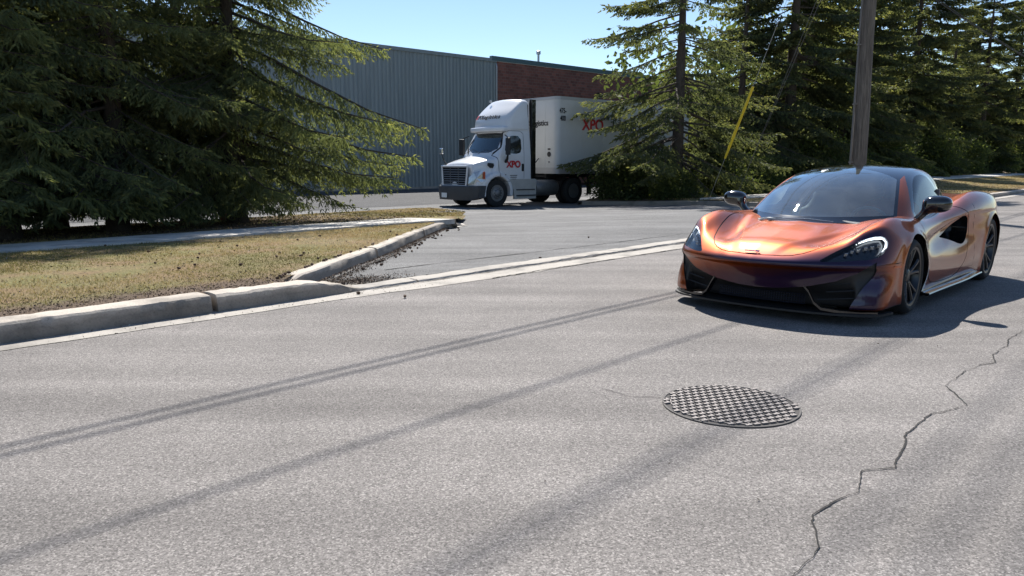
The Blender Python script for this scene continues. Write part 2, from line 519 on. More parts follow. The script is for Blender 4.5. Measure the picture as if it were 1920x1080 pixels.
# ---------------------------------------------------------------- kerbs (profile swept along a path)
def kerb_sweep(path, hts, widths, mat, name='kerb', flip=1, jit=.010, base=None, chip=1.0):
    """path: (n,2) uv of the bottom front edge; the stone lies to the left of the travel direction * flip"""
    P = np.array(path, float); n = len(P)
    T = np.gradient(P, axis=0); T /= np.linalg.norm(T, axis=1)[:, None]
    Nn = np.stack([-T[:, 1], T[:, 0]], 1) * flip
    prof = [(0, -.06, 0), (0.0, 0.0, 0), (.012, .45, 1), (.020, .86, 1), (.036, .97, 1), (.075, 1.0, 1), (.55, 1.02, 1), (.90, 1.0, 1), (1.0, .93, 1), (1.0, -.10, 0)]
    s = np.concatenate([[0], np.cumsum(np.linalg.norm(np.diff(P, axis=0), axis=1))])
    VV = []
    for k, (o, hh, isr) in enumerate(prof):
        off = o * widths if o > .2 else np.full(n, o)
        jj = jit * (fbm(s * 2.2, k * 1.7, 5.0, 4) + .8 * vnoise(s * 17, k * 3.0)) * (1 if isr else .3)
        if k in (3, 4, 5): jj = jj + .05 * np.maximum(fbm(s * 6.3, 4.4, 0, 4) - .30, 0) + .016 * np.maximum(vnoise(s * 23, 8.8) - .1, 0)
        Q = P + Nn * (off + jj)[:, None]
        z = (hh * hts if hh > 0 else np.full(n, hh)) + (base if base is not None else 0) + jj * .5 * (1 if isr else 0)
        X, Y = W2(Q[:, 0], Q[:, 1]); VV.append(np.stack([X, Y, z], 1))
    A = np.stack(VV, 1); m = len(prof)
    idx = np.arange(n * m).reshape(n, m)
    F = [tuple(r) for r in np.stack([idx[:-1, :-1], idx[1:, :-1], idx[1:, 1:], idx[:-1, 1:]], -1).reshape(-1, 4)]
    F.append(tuple(idx[0])); F.append(tuple(idx[-1][::-1]))
    return A.reshape(-1, 3), F
def resamp(pts, step):
    P = np.array(pts, float)
    for _ in range(2):      # round the corners
        Q = [P[0]]
        for a, b in zip(P[:-1], P[1:]): Q += [a * .75 + b * .25, a * .25 + b * .75]
        Q.append(P[-1]); P = np.array(Q)
    s = np.concatenate([[0], np.cumsum(np.linalg.norm(np.diff(P, axis=0), axis=1))])
    t = np.arange(0, s[-1] + step * .5, step); t = np.minimum(t, s[-1])
    return np.stack([np.interp(t, s, P[:, 0]), np.interp(t, s, P[:, 1])], 1), t
class Acc:
    def __init__(s): s.v = []; s.f = []
    def add(s, V, F):
        n = len(s.v); s.v += [tuple(p) for p in V]; s.f += [tuple(int(i) + n for i in f) for f in F]
acc = Acc()
# road kerb on the left in cast lengths with an open joint where it has cracked
for (a, b) in ((-40, -22), (-21.985, -10), (-9.985, -3.64), (-3.60, -1.9)):
    st = .035 if b > -12 else .4
    p, t = resamp([(a, .115), ((a + b) / 2, .115), (b, .115)], st)
    hts = .155 + .006 * fbm(t * .7, 9.0)
    wd = np.full(len(t), .31) + .02 * fbm(t * .8, 2.0)
    jit = .008 if b < -3 else .022
    if b > -3:
        f = smst(-2.75, -1.95, p[:, 0]); hts = hts * (1 - f) + .025 * f + .05 * vnoise(p[:, 0] * 9, 1.0) * f * (1 - f) * 3
    acc.add(*kerb_sweep(p, hts, wd, None, jit=jit))
    
# kerb return along the driveway, left side
rp, t = resamp([(-2.72, .50), (-2.42, .72), (-2.14, .89), (-1.33, 1.47), (-.06, 2.35), (1.62, 3.72), (3.2, 5.02), (4.36, 5.90), (4.95, 6.22), (5.35, 6.30)], .08)
sel = [(0, 2.9), (2.915, 6.4), (6.415, 20)]
for a, b in sel:
    i = (t >= a) & (t <= b); pp = rp[i]; tt = t[i]
    hts = .145 * (1 - .85 * smst(t[-1] - .8, t[-1], tt)) * (.55 + .45 * smst(0, .5, tt))
    acc.add(*kerb_sweep(pp, hts, np.full(len(pp), .20) + .05 * smst(t[-1] - 1.5, t[-1], tt), None, jit=.009, base=zd(pp[:, 1]) + .003))
# return along the driveway, right side, and the far road kerb
rp, t = resamp([(12.0, .115), (12.9, .55), (14.2, 2.0), (15.7, 4), (16.8, 6), (17.35, 7.3), (17.6, 8.4), (17.55, 9.6), (17.3, 11), (17.0, 12)], .15)
acc.add(*kerb_sweep(rp, np.full(len(rp), .145), np.full(len(rp), .2), None, flip=-1, jit=.008, base=zd(rp[:, 1]) + .003))
for a, b in ((12.0, 22), (22.01, 42), (42.02, 80), (80.02, 150)):
    p, t = resamp([(a, .115), ((a + b) / 2, .115), (b, .115)], .25)
    acc.add(*kerb_sweep(p, np.full(len(t), .155), np.full(len(t), .25), None, jit=.008))
acc2 = Acc()
# flush kerb across the driveway mouth
for a, b in ((-2.25, -1.36), (-1.345, 2.4), (2.41, 6.5), (6.51, 12)):
    p, t = resamp([(a, .115), ((a + b) / 2, .115), (b, .115)], .08)
    acc2.add(*kerb_sweep(p, np.full(len(t), .034) + .006 * fbm(t * 2, 4.0), np.full(len(t), .25) + .02 * fbm(t * 3, 1.), None, jit=.012))
fk = mk('kerb', acc2.v, acc2.f, M['concrete'], smooth=False); tag(fk, kind='structure')
for a, b in ((-60, 0), (.01, 60), (60.01, 160)):
    p, t = resamp([(b, -10.45), ((a + b) / 2, -10.45), (a, -10.45)], .5)
    acc.add(*kerb_sweep(p, np.full(len(t), .15), np.full(len(t), .25), None, jit=.006))
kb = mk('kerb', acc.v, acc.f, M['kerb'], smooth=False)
import bmesh
bm = bmesh.new(); bm.from_mesh(kb.data); bmesh.ops.recalc_face_normals(bm, faces=bm.faces)
for f in bm.faces: f.smooth = True
for e in bm.edges:
    if len(e.link_faces) == 2 and e.calc_face_angle(0) > R(28): e.smooth = False
bm.to_mesh(kb.data); bm.free()
tag(kb, kind='structure')
# broken mound of concrete where the kerb ends at the driveway
gx, gy = np.meshgrid(np.linspace(-3.05, -1.95, 46), np.linspace(.16, .75, 30), indexing='ij')
hh = .145 * smst(-1.95, -2.85, gx + .25 * (gy - .4)) * smst(.78, .58, gy + .1 * vnoise(gx * 5, gy * 5)) + .016 * fbm(gx * 14, gy * 14, 0, 3) - .012
hh = np.where((gx < -3.0) | (gy > .72), -.03, hh)
tag(sheet('kerb', gx, gy, hh, M['concrete']), kind='structure')

# ---------------------------------------------------------------- cracks and seams in the paving (thin ribbons of open joint)
def ribbon(pts, width, z, seed=0, jit=.02, step=.025, wmin=.42):
    P = np.array(pts, float)
    s = np.concatenate([[0], np.cumsum(np.linalg.norm(np.diff(P, axis=0), axis=1))])
    t = np.arange(0, s[-1], step)
    Q = np.stack([np.interp(t, s, P[:, 0]), np.interp(t, s, P[:, 1])], 1)
    T = np.gradient(Q, axis=0); T /= np.maximum(np.linalg.norm(T, axis=1), 1e-6)[:, None]; Nn = np.stack([-T[:, 1], T[:, 0]], 1)
    off = jit * (fbm(t * 3.1, seed + .5, 0, 5) * 1.6 + .55 * vnoise(t * 19, seed) + .35 * vnoise(t * 47, seed + 2.))
    wd = width * np.clip(.75 + 1.3 * fbm(t * 4, seed + 9., 0, 3) + .5 * vnoise(t * 25, seed + 4), wmin, 2.2)
    A = Q + Nn * (off + wd / 2)[:, None]; B = Q + Nn * (off - wd / 2)[:, None]
    zz = z(Q[:, 0], Q[:, 1]) if callable(z) else np.full(len(Q), z)
    xa, ya = W2(A[:, 0], A[:, 1]); xb, yb = W2(B[:, 0], B[:, 1])
    V = np.concatenate([np.stack([xa, ya, zz], 1), np.stack([xb, yb, zz], 1)]); n = len(Q)
    F = [(i, i + 1, n + i + 1, n + i) for i in range(n - 1)]
    return V, F
acc = Acc()
main = [(26, -5.1), (12, -5.15), (6, -5.12), (2.5, -5.17), (.5, -5.13), (-.15, -5.09), (-.40, -5.12), (-.75, -5.10), (-1.0, -5.16), (-1.12, -5.10), (-1.55, -5.06), (-1.80, -5.06), (-1.95, -5.15), (-2.12, -5.24), (-2.40, -5.13), (-2.8, -5.12), (-3.0, -5.18), (-3.28, -5.22), (-3.40, -5.13), (-3.62, -5.19), (-3.95, -5.14), (-4.2, -5.24), (-4.5, -5.26), (-5.2, -5.2), (-7, -5.3)]
acc.add(*ribbon(main, .0058, .0045, 1, .016, .012))
acc.add(*ribbon([(-3.1, -4.0), (-3.2, -3.85), (-3.18, -3.6), (-3.3, -3.45)], .0035, .0047, 7, .02))
acc.add(*ribbon([(-3.62, .12), (-3.62, -.12), (-3.40, -.30), (-3.2, -.34)], .005, .0115, 8, .015))
acc.add(*ribbon([(-1.0, 1.18), (.2, 1.14), (2.8, 1.03), (5.4, .98), (11, .9)], .026, lambda u, v: .0085 + .016 * (1 - smst(.3, 1.0, v)) + zd(v), 3, .02))
acc.add(*ribbon([(-2.0, .42), (0, .395), (4, .38), (12, .38)], .018, lambda u, v: .0085 + .016 * (1 - smst(.3, 1.0, v)) + zd(v), 9, .01))
acc.add(*ribbon([(-2.0, .09), (0, .095), (4, .09), (12, .09)], .022, .0135, 4, .008))
acc.add(*ribbon([(-.6, -.235), (1.2, -.235), (4, -.25), (14, -.24), (60, -.24)], .018, .0095, 2, .02))
acc.add(*ribbon([(8.5, -.3), (8.7, -1.8), (8.6, -3.5), (9.0, -5.1)], .012, .0046, 11, .04))
acc.add(*ribbon([(14.5, -.3), (14.2, -2.8), (14.6, -5.1), (14.4, -8)], .014, .0043, 12, .04))
tag(mk('road_cracks', acc.v, acc.f, M['cracktar']), kind='structure')

# ---------------------------------------------------------------- grass, debris
def blades(u, v, zf, h, wdt, seed, kinds=1.0):
    r = np.random.default_rng(seed); n = len(u)
    x, y = W2(u, v); z = zf(u, v)
    a = r.uniform(0, 2 * math.pi, n); lean = r.uniform(.2, 1.5, n) * h; la = r.uniform(0, 2 * math.pi, n)
    hh = h * r.uniform(.5, 1.3, n); ww = wdt * r.uniform(.6, 1.4, n)
    p0 = np.stack([x - ww * np.cos(a), y - ww * np.sin(a), z - .004], 1)
    p1 = np.stack([x + ww * np.cos(a), y + ww * np.sin(a), z - .004], 1)
    p2 = np.stack([x + lean * np.cos(la), y + lean * np.sin(la), z + hh], 1)
    V = np.stack([p0, p1, p2], 1).reshape(-1, 3)
    return V, np.arange(3 * n).reshape(n, 3)
r2 = np.random.default_rng(11)
def grid_interp_bare(u, v, right=False):
    nz = fbm(u * .8, v * .8, 1.0, 3)
    return np.clip(smst(1.35, .6, v + .7 * nz) + smst(7.4, 8.3, v + .8 * nz) * .9 * ((1 - smst(3.0, 6.5, u) * .75) if not right else .8), 0, 1)
def zlg(u, v): return zl(u, v) + .012 * fbm(u * 7, v * 7, 0, 3)
def zrg(u, v): return zr(u, v) + .012 * fbm(u * 7, v * 7, 0, 3)
n = 330000
v = r2.uniform(.42, 12.6, n); u = ubl(v) - .12 - r2.uniform(0, 1, n) ** 1.0 * 14
keep = ((v < 5.78) | (v > 7.38)) & (r2.random(n) > grid_interp_bare(u, v) * .93) & (r2.random(n) < .62 + 1.5 * fbm(u * 1.1, v * 1.1, 3.0, 4))
u, v = u[keep], v[keep]
hs = .022 + .012 * fbm(u * .9, v * .9, 2.0, 2)
V1, F1 = blades(u, v, zlg, np.maximum(hs, .008), .0042 + .0009 * np.maximum(v - 3, 0), 3)
tint = np.clip(.38 + .75 * fbm(u * .55, v * .55, 6.0, 4) + r2.normal(0, .13, len(u)) + .34 * (r2.random(len(u)) < .05), 0, 1)
tag(mk('grass', V1, F1, M['grass'], attr={'tint': np.repeat(tint, 3)}), kind='stuff')
n = 60000
v = r2.uniform(.42, 9.5, n); u = ubr(v) + .2 + r2.uniform(0, 1, n) * 50
keep = ((v < 5.78) | (v > 7.38)); u, v = u[keep], v[keep]
V1, F1 = blades(u, v, zrg, np.full(len(u), .035), .014, 5)
tint = np.clip(.50 + .4 * fbm(u * .35, v * .35, 6.0, 3) + r2.normal(0, .10, len(u)), 0, .82)
tag(mk('grass', V1, F1, M['grass'], attr={'tint': np.repeat(tint, 3)}), kind='stuff')

# litter of dead leaves, twigs and cones: along the kerbs and under the trees
def flakes(u, v, z, size, seed):
    r = np.random.default_rng(seed); n = len(u); x, y = W2(u, v)
    c = np.stack([x, y, z], 1)
    d1 = r.normal(size=(n, 3)); d1[:, 2] *= .5; d1 /= np.linalg.norm(d1, axis=1)[:, None]
    d2 = np.cross(d1, r.normal(size=(n, 3)) * [.4, .4, 1]); d2 /= np.linalg.norm(d2, axis=1)[:, None]
    s1 = (size * r.uniform(.5, 1.6, n))[:, None]; s2 = s1 * r.uniform(.2, .8, n)[:, None]
    V = np.stack([c - d1 * s1, c + d2 * s2 + [0, 0, .004], c + d1 * s1, c - d2 * s2], 1).reshape(-1, 3)
    return V, np.arange(4 * n).reshape(n, 4)
def m_litter():
    q = NM('leaf_litter'); a = q.attr('tint')
    q.set(Base_Color=q.ramp(a, [(0, (.045, .03, .022)), (.5, (.12, .08, .055)), (.85, (.24, .18, .12)), (1, (.55, .50, .44))]), Roughness=.9)
    return q.m
M['litter'] = m_litter()
us, vs, zs, ss = [], [], [], []
def litter(u, v, z, s): us.append(u); vs.append(v); zs.append(z); ss.append(np.full(len(u), s) if np.isscalar(s) else s)
n = 7000; u = r2.uniform(-8, -2.6, n); v = .42 + np.abs(r2.normal(0, .40, n)); litter(u, v, zlg(u, v) + .003, .007)
n = 6500; t = r2.uniform(0, 1, n) ** 1.0; vv_ = .75 + t * 5.2; n2_ = np.abs(r2.normal(0, .10, n)) * (.35 + .65 * (vnoise(vv_ * 1.6, 1.) + .5) * 2 * smst(4, 1, vv_) + .1)
u = ubl(vv_) + .16 + n2_; litter(u, vv_, zd(vv_) + .008 + .03 * smst(.14, 0, n2_), .009)
n = 3500; u = r2.normal(-1.95, .33, n); v = np.clip(r2.normal(.62, .16, n), .40, 1.2); k = u > ubl(v) + .1; u, v = u[k], v[k]; litter(u, v, zd(v) + .024, .009)
n = 9000; v = r2.uniform(7.5, 12.5, n); u = ubl(v) - r2.uniform(.1, 14, n); litter(u, v, zlg(u, v) + .006, .022)
n = 5000; v = r2.uniform(.5, 5.7, n); u = ubl(v) - r2.uniform(.1, 12, n); litter(u, v, zlg(u, v) + .006, .009)
n = 6000; v = r2.uniform(.4, 12, n); u = ubr(v) + r2.uniform(.1, 30, n); litter(u, v, zrg(u, v) + .006, .03)
n = 60; u = r2.uniform(-6, 8, n); v = r2.uniform(-6, -.2, n); litter(u, v, .006 + 0 * u, .007)
n = 200; u = r2.uniform(-5, -1, n); v = -.2 + np.abs(r2.normal(0, .2, n)); litter(u, np.minimum(v, .08), .014 + 0 * u, .006)
u = np.concatenate(us); v = np.concatenate(vs); z = np.concatenate(zs); s = np.concatenate(ss)
V1, F1 = flakes(u, v, z, s, 8)
tag(mk('leaf_litter', V1, F1, M['litter'], attr={'tint': np.repeat(np.clip(r2.beta(1.3, 2.2, len(u)), 0, 1), 4)}), kind='stuff')
# cones
mb = MB()
cu = np.concatenate([r2.uniform(-1.6, 5, 34), r2.uniform(-3.2, 3.5, 46), [-2.24, -2.05, 1.1, 3.9, 6.0]])
for i, uq in enumerate(cu):
    if i < 34: vq = float(np.interp(uq, LB_U[2:8], LB_V[2:8])) - abs(r2.normal(0, .14)) - .22; zq = zd(vq) + .02
    elif i < 80: vq = r2.uniform(.5, 5.6); zq = float(zl(uq, vq)) + .02; uq = min(uq, float(ubl(vq)) - .2)
    else: vq = [-.02, -.5, .5, 1.8, .9][i - 80]; zq = .02 + zd(vq)
    a = r2.uniform(0, 6.28); L = r2.uniform(.018, .032)
    c = P3(uq, vq, zq); d = (math.cos(a) * L, math.sin(a) * L, .003)
    mb.tube([tuple(c[k] + d[k] * q for k in range(3)) for q in (-1, -.6, 0, .6, 1)], [.004, .013, .016, .011, .003], 6)
tag(mb.build('pine_cones', M['cone']), kind='stuff')

# ---------------------------------------------------------------- spruces
def branch(L, seed, twig=1.0, start=.1, hang=.6, spacing=.15, droop=.28, up=.16, width=.017):
    """one limb along +x with side shoots and hanging twigs. returns tri verts, tint, limb centreline points"""
    r = np.random.default_rng(seed)
    def ax(t): return np.stack([L * t, .04 * L * np.sin(t * 5 + seed), -droop * L * t ** 1.5 + up * L * t ** 3.5], -1)
    P0, D_, LN, TI = [], [], [], []
    k = 0; t = start
    wood = []
    while t < 1.0:
        base = ax(np.array(t)); tan = ax(np.array(min(t + .02, 1.02))) - base; tan /= np.linalg.norm(tan)
        side = np.array([-tan[1], tan[0], 0]); side /= np.linalg.norm(side)
        for sg in (1, -1):
            ls = min(.30 * L * (1.06 - t) ** .8 * (.35 + .65 * min(1, (t - start) / .3 + .2)) + .16, 1.25) * r.uniform(.65, 1.15)
            ang = r.uniform(.75, 1.1)
            d = tan * math.cos(ang) + side * sg * math.sin(ang) + np.array([0, 0, r.uniform(-.30, .05)])
            d /= np.linalg.norm(d)
            m = max(2, int(ls / (.085 * twig)))
            q = (np.arange(m) + r.uniform(0, 1, m) * .6) / m
            pts = base + d * (ls * q)[:, None] + np.array([0, 0, -1.0]) * (hang * .35 * ls * q ** 2)[:, None]
            hg = r.uniform(.2, 1.0) * hang
            for e in (1, -1):
                pr = np.cross(d, [0, 0, 1]); pr /= np.linalg.norm(pr)
                dd = d * .75 + pr * e * r.uniform(.4, .9, (m, 1)) + np.array([0, 0, -1.0]) * (hg * r.uniform(.2, 1.6, (m, 1))) + r.normal(0, .18, (m, 3))
                dd /= np.linalg.norm(dd, axis=1)[:, None]
                P0.append(pts); D_.append(dd)
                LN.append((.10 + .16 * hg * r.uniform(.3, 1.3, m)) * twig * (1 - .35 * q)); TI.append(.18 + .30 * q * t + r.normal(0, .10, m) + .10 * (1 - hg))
            P0.append(base + d * (ls * .96) + np.array([[0, 0, -hang * .33 * ls]])); D_.append(d[None]); LN.append(np.array([.14 * twig])); TI.append(np.array([.75 + .1 * r.normal()]))
        t += spacing / L * r.uniform(.75, 1.25)
    # leading shoot
    tt = np.linspace(start, 1, int(L / .08)); pp = ax(tt)
    dd = np.gradient(pp, axis=0); dd /= np.linalg.norm(dd, axis=1)[:, None]
    dd = dd + r.normal(0, .45, dd.shape); dd[:, 2] += .15; dd /= np.linalg.norm(dd, axis=1)[:, None]
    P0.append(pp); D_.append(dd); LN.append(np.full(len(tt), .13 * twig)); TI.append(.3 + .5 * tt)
    p = np.concatenate(P0); d = np.concatenate(D_); ln = np.concatenate(LN)[:, None]; ti = np.concatenate(TI); n = len(p)
    a = np.cross(d, r.normal(size=(n, 3))); a /= np.linalg.norm(a, axis=1)[:, None]; b = np.cross(d, a)
    w = width * twig * r.uniform(.6, 1.4, (n, 1))
    sag = np.array([0, 0, -.12]) * ln
    e = p + d * ln + sag; m1 = p + d * ln * .40
    V = np.stack([p, m1 + a * w, e, p, e, m1 - a * w, p, m1 + b * w, e, p, e, m1 - b * w], 1).reshape(-1, 3)
    return V.astype(np.float32), np.repeat(np.clip(ti, 0, 1), 12).astype(np.float32), ax(np.linspace(0, .97, 9))

def spruce_data(H, Rb, seed, z0=.25, dens=1.0, twig=1.0, step=.26, hang=.6, start=.12, pw=.85, extra=(), spacing=.15, width=.017, nbr=(4, 7), up_top=.45, bare=0, clip=0):
    r = np.random.default_rng(seed)
    tmpl = {}
    for L in (1.1, 2.3, 3.8, 5.0):
        tmpl[L] = [branch(L, seed * 17 + int(L * 10) + k, twig, start if L > 2 else .08, hang, spacing, width=width) for k in range(3)]
    FV, FT = [], []; wood = MB()
    # trunk
    r0 = .018 * H + .03
    pts = [(0.03 * math.sin(z * .9 + seed), .03 * math.cos(z * 1.1), z) for z in np.linspace(-.3, H * .97, 14)]
    wood.tube(pts, [max(.012, r0 * (1 - z / H * .95) * (1.25 if i == 0 else 1)) for i, z in enumerate(np.linspace(-.3, H * .97, 14))], 10)
    todo = []
    z = z0
    while z < H - .25:
        for k in range(r.integers(*nbr)):
            ln = Rb * (1 - z / H) ** pw * r.uniform(.72, 1.12) + .18
            if r.random() < dens: todo.append((z + r.uniform(-.12, .12), r.uniform(0, 2 * math.pi), ln, math.radians(-16 + 62 * up_top * (z / H) + r.normal(0, 7))))
        z += step * (1.0 if z < H * .6 else .8)
    todo += list(extra)
    for (z, az, ln, pitch) in todo:
        L = min(tmpl, key=lambda q: abs(q - ln)); V, T, ax = tmpl[L][r.integers(0, 3)]
        s = ln / L
        roll = r.normal(0, .15)
        Mx = np.array(RZ(az) @ RY(-pitch) @ RX(roll))
        ss = np.array([s, s if s < 1 else 1 + (s - 1) * .5, s if s < 1 else s])
        FV.append((V * ss) @ Mx.T + np.array([0, 0, z], dtype=np.float32)); FT.append(T + r.normal(0, .05))
        A = (ax * ss) @ Mx.T + [0, 0, z]
        if clip and A[-1, 2] < clip + .3: A = A[:max(3, int((A[:, 2] > clip + .25).sum()))]; A = A[np.linspace(0, len(A) - 1, 9).astype(int)]
        wood.tube([tuple(q) for q in A[::2]], [max(.006, .011 * ln * (1 - k * .2)) for k in range(5)], 5, caps=False)
    for k in range(bare):
        z = r.uniform(.8, H * .5); az = r.uniform(0, 6.28); ln = r.uniform(.6, 1.8)
        d = np.array([math.cos(az), math.sin(az), r.uniform(-.35, .05)])
        A = [np.array([0, 0, z]) + d * ln * q + np.array([0, 0, -.2 * ln * q * q]) for q in np.linspace(0, 1, 4)]
        wood.tube([tuple(q) for q in A], [.016, .012, .008, .004], 4, caps=False)
    V = np.concatenate(FV); T = np.concatenate(FT)
    if clip:
        k = V.reshape(-1, 3, 3)[:, :, 2].min(1) > clip + .35 * vnoise(V[::3, 0] * 1.2, V[::3, 1] * 1.2)
        V = V.reshape(-1, 3, 3)[k].reshape(-1, 3); T = T.reshape(-1, 3)[k].ravel()
    # clumps: slow tint variation through the crown
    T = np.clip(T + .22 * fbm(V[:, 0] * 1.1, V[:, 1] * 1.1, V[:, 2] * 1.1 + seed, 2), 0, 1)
    return V, T, wood

def make_spruce(name, data, loc, rz, label, cat, group, mat, sc_=1.0):
    V, T, wood = data
    root = empty(name, loc, rz); root.scale = (sc_,) * 3
    tag(root, label, cat, group)
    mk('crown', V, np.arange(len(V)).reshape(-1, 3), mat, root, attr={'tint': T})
    wood.build('trunk', M['bark'], root, smooth=True, angle=60)
    return root
def ground_z(x, y):
    u, v = UV(x, y)
    if v > 12.8: return float(zd(v))
    if u > 13: return float(zr(np.array(u), np.array(v)))
    return float(zl(np.array(u), np.array(v)))
def at_px(px, v):
    """offline-measured bearing (photo pixel column) and distance beyond the kerb -> ground point"""
    k = (px - 960) / 1420 * 1.013
    Y = (v + K0[1] * DV[1]) / (DV[0] * k + DV[1]); X = k * Y
    return X, Y
def place(root, xy, rz=None, sc_=None):
    root.location = (xy[0], xy[1], ground_z(*xy) - .03)
    if rz is not None: root.rotation_euler = (0, 0, rz)
    if sc_: root.scale = (sc_,) * 3

GL = 'spruces left of the driveway'
ex = []
# long limbs reaching out over the yard on the right-hand side of the front spruce
for (z, azd, ln, pd) in ((4.05, -4, 4.75, -17), (5.2, 6, 3.7, -14), (6.2, -12, 2.6, -6), (2.6, 2, 4.2, -8), (3.3, 18, 4.0, -12), (3.6, -22, 4.2, -14), (1.9, -8, 3.9, -6), (2.2, 22, 3.9, -6), (4.9, 25, 3.2, -10), (1.5, 8, 3.5, -1), (4.6, -30, 3.4, -8), (2.9, -38, 4.0, -8)):
    ex.append((z, R(azd), ln, R(pd)))
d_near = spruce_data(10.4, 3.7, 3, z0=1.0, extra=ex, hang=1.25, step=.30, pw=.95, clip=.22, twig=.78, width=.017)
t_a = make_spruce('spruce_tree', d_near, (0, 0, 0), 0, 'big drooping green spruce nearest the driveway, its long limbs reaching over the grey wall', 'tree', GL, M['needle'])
place(t_a, at_px(452, 10.2), 0)
d_b = spruce_data(10.0, 3.6, 5, z0=.5, hang=1.1, step=.28, clip=.30, twig=.85, width=.018)
t_b = make_spruce('spruce_tree', d_b, (0, 0, 0), 0, 'dense dark spruce with sagging branches, second from the driveway on the left', 'tree', GL, M['needle'])
place(t_b, at_px(235, 9.6), 1.0)
t_c = copy_tree(t_b); place(t_c, at_px(25, 9.4), 3.3, .95); t_c['label'] = 'dark spruce standing behind the sidewalk at the left edge of the photo'
t_d = copy_tree(t_a); place(t_d, at_px(120, 12.2), 2.2, 1.02); t_d['label'] = 'shaded spruce in the second row, seen between the two left-hand spruces'
t_e = copy_tree(t_b); place(t_e, at_px(-230, 9.4), 5.0, 1.0); t_e['label'] = 'spruce just outside the left edge whose limbs shade the sidewalk'
t_f = copy_tree(t_b); place(t_f, at_px(360, 12.4), 4.1, .9); t_f['label'] = 'spruce in the second row behind the big drooping spruce'
t_h = copy_tree(t_b); place(t_h, at_px(-60, 12.3), .4, .95); t_h['label'] = 'second-row spruce behind the leftmost spruce'

GR = 'conifers in the row right of the driveway'
exs = [(z, R(a) - .35, ln, R(pd)) for z, a, ln, pd in ((6.9, 178, 3.7, -8), (6.5, 190, 3.3, -4), (5.6, 172, 3.3, -10), (5.0, 186, 3.4, -12), (4.4, 176, 4.1, -10), (3.9, 195, 3.8, -14), (3.0, 180, 4.9, -14), (2.7, 168, 4.6, -12), (2.3, 190, 4.5, -8), (7.6, 184, 3.0, -2), (3.4, 8, 4.2, -14), (2.6, -10, 4.4, -12), (4.6, 0, 3.8, -10), (5.8, -15, 3.2, -8))]
d_s = spruce_data(13.0, 4.3, 9, extra=exs, z0=1.0, dens=.82, hang=.75, step=.46, start=.30, pw=.75, bare=40, nbr=(4, 6), width=.024, twig=1.0, spacing=.17)
d_t = spruce_data(17.0, 5.2, 12, z0=.6, dens=.95, hang=.7, step=.46, start=.25, pw=.48, bare=40, nbr=(4, 6), width=.034, twig=1.4, spacing=.18)
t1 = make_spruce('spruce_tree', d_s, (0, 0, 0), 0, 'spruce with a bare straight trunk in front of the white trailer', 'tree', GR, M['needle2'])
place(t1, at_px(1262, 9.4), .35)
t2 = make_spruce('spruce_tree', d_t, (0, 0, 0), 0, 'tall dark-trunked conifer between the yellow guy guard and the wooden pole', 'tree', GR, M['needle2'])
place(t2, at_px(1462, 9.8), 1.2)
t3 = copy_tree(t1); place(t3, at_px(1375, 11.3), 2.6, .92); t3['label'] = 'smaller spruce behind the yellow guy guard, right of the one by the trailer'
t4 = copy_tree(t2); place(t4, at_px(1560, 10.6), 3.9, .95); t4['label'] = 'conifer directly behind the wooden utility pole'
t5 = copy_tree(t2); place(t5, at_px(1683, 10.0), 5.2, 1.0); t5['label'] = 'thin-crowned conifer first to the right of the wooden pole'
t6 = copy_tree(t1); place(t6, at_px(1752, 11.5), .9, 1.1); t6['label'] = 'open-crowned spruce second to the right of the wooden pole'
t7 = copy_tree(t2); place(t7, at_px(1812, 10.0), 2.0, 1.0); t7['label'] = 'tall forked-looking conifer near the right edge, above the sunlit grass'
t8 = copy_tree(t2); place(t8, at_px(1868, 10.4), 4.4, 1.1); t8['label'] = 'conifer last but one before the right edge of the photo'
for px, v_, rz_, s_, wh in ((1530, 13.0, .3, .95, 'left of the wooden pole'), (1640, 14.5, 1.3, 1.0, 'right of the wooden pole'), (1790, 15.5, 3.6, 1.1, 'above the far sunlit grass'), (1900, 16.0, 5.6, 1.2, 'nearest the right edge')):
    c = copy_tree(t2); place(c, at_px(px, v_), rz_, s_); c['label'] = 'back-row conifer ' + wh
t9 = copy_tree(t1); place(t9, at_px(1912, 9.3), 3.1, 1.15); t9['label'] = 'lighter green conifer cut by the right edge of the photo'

# low growth: bushy young spruces and shrubs that close the row down to the ground
def shrub_data(rx, ry, rz_, n, seed, leaf=.05):
    r = np.random.default_rng(seed)
    nb = 30
    cen = r.normal(size=(nb, 3)); cen /= np.linalg.norm(cen, axis=1)[:, None]; cen *= r.uniform(.3, .95, (nb, 1)); cen[:, 2] = np.abs(cen[:, 2])
    k = r.integers(0, nb, n)
    p = cen[k] + r.normal(0, .17, (n, 3)); p[:, 2] = np.abs(p[:, 2])
    p *= [rx, ry, rz_]
    d1 = r.normal(size=(n, 3)); d1 /= np.linalg.norm(d1, axis=1)[:, None]; d2 = np.cross(d1, r.normal(size=(n, 3))); d2 /= np.linalg.norm(d2, axis=1)[:, None]
    s = (leaf * r.uniform(.5, 1.5, n))[:, None]
    V = np.stack([p - d1 * s, p + d2 * s * .5, p + d1 * s, p - d2 * s * .5], 1).reshape(-1, 3)
    T = np.repeat(np.clip(r.normal(.35, .16, n) + .25 * (r.random(nb)[k] - .5) + .15 * (p[:, 2] / rz_), 0, 1), 4)
    wood = MB()
    for c in cen[:16]:
        c = c * [rx, ry, rz_]
        wood.tube([(0, 0, -.1), (c[0] * .4, c[1] * .4, c[2] * .5), tuple(c)], [.03, .02, .006], 5)
    return V, T, wood
def make_shrub(data, label, group, mat):
    V, T, wood = data; root = empty('shrub'); tag(root, label, 'shrub', group)
    mk('foliage', V, np.arange(len(V)).reshape(-1, 4), mat, root, attr={'tint': T})
    wood.build('stem', M['bark'], root); return root
GS = 'dark shrubs along the foot of the conifer row'
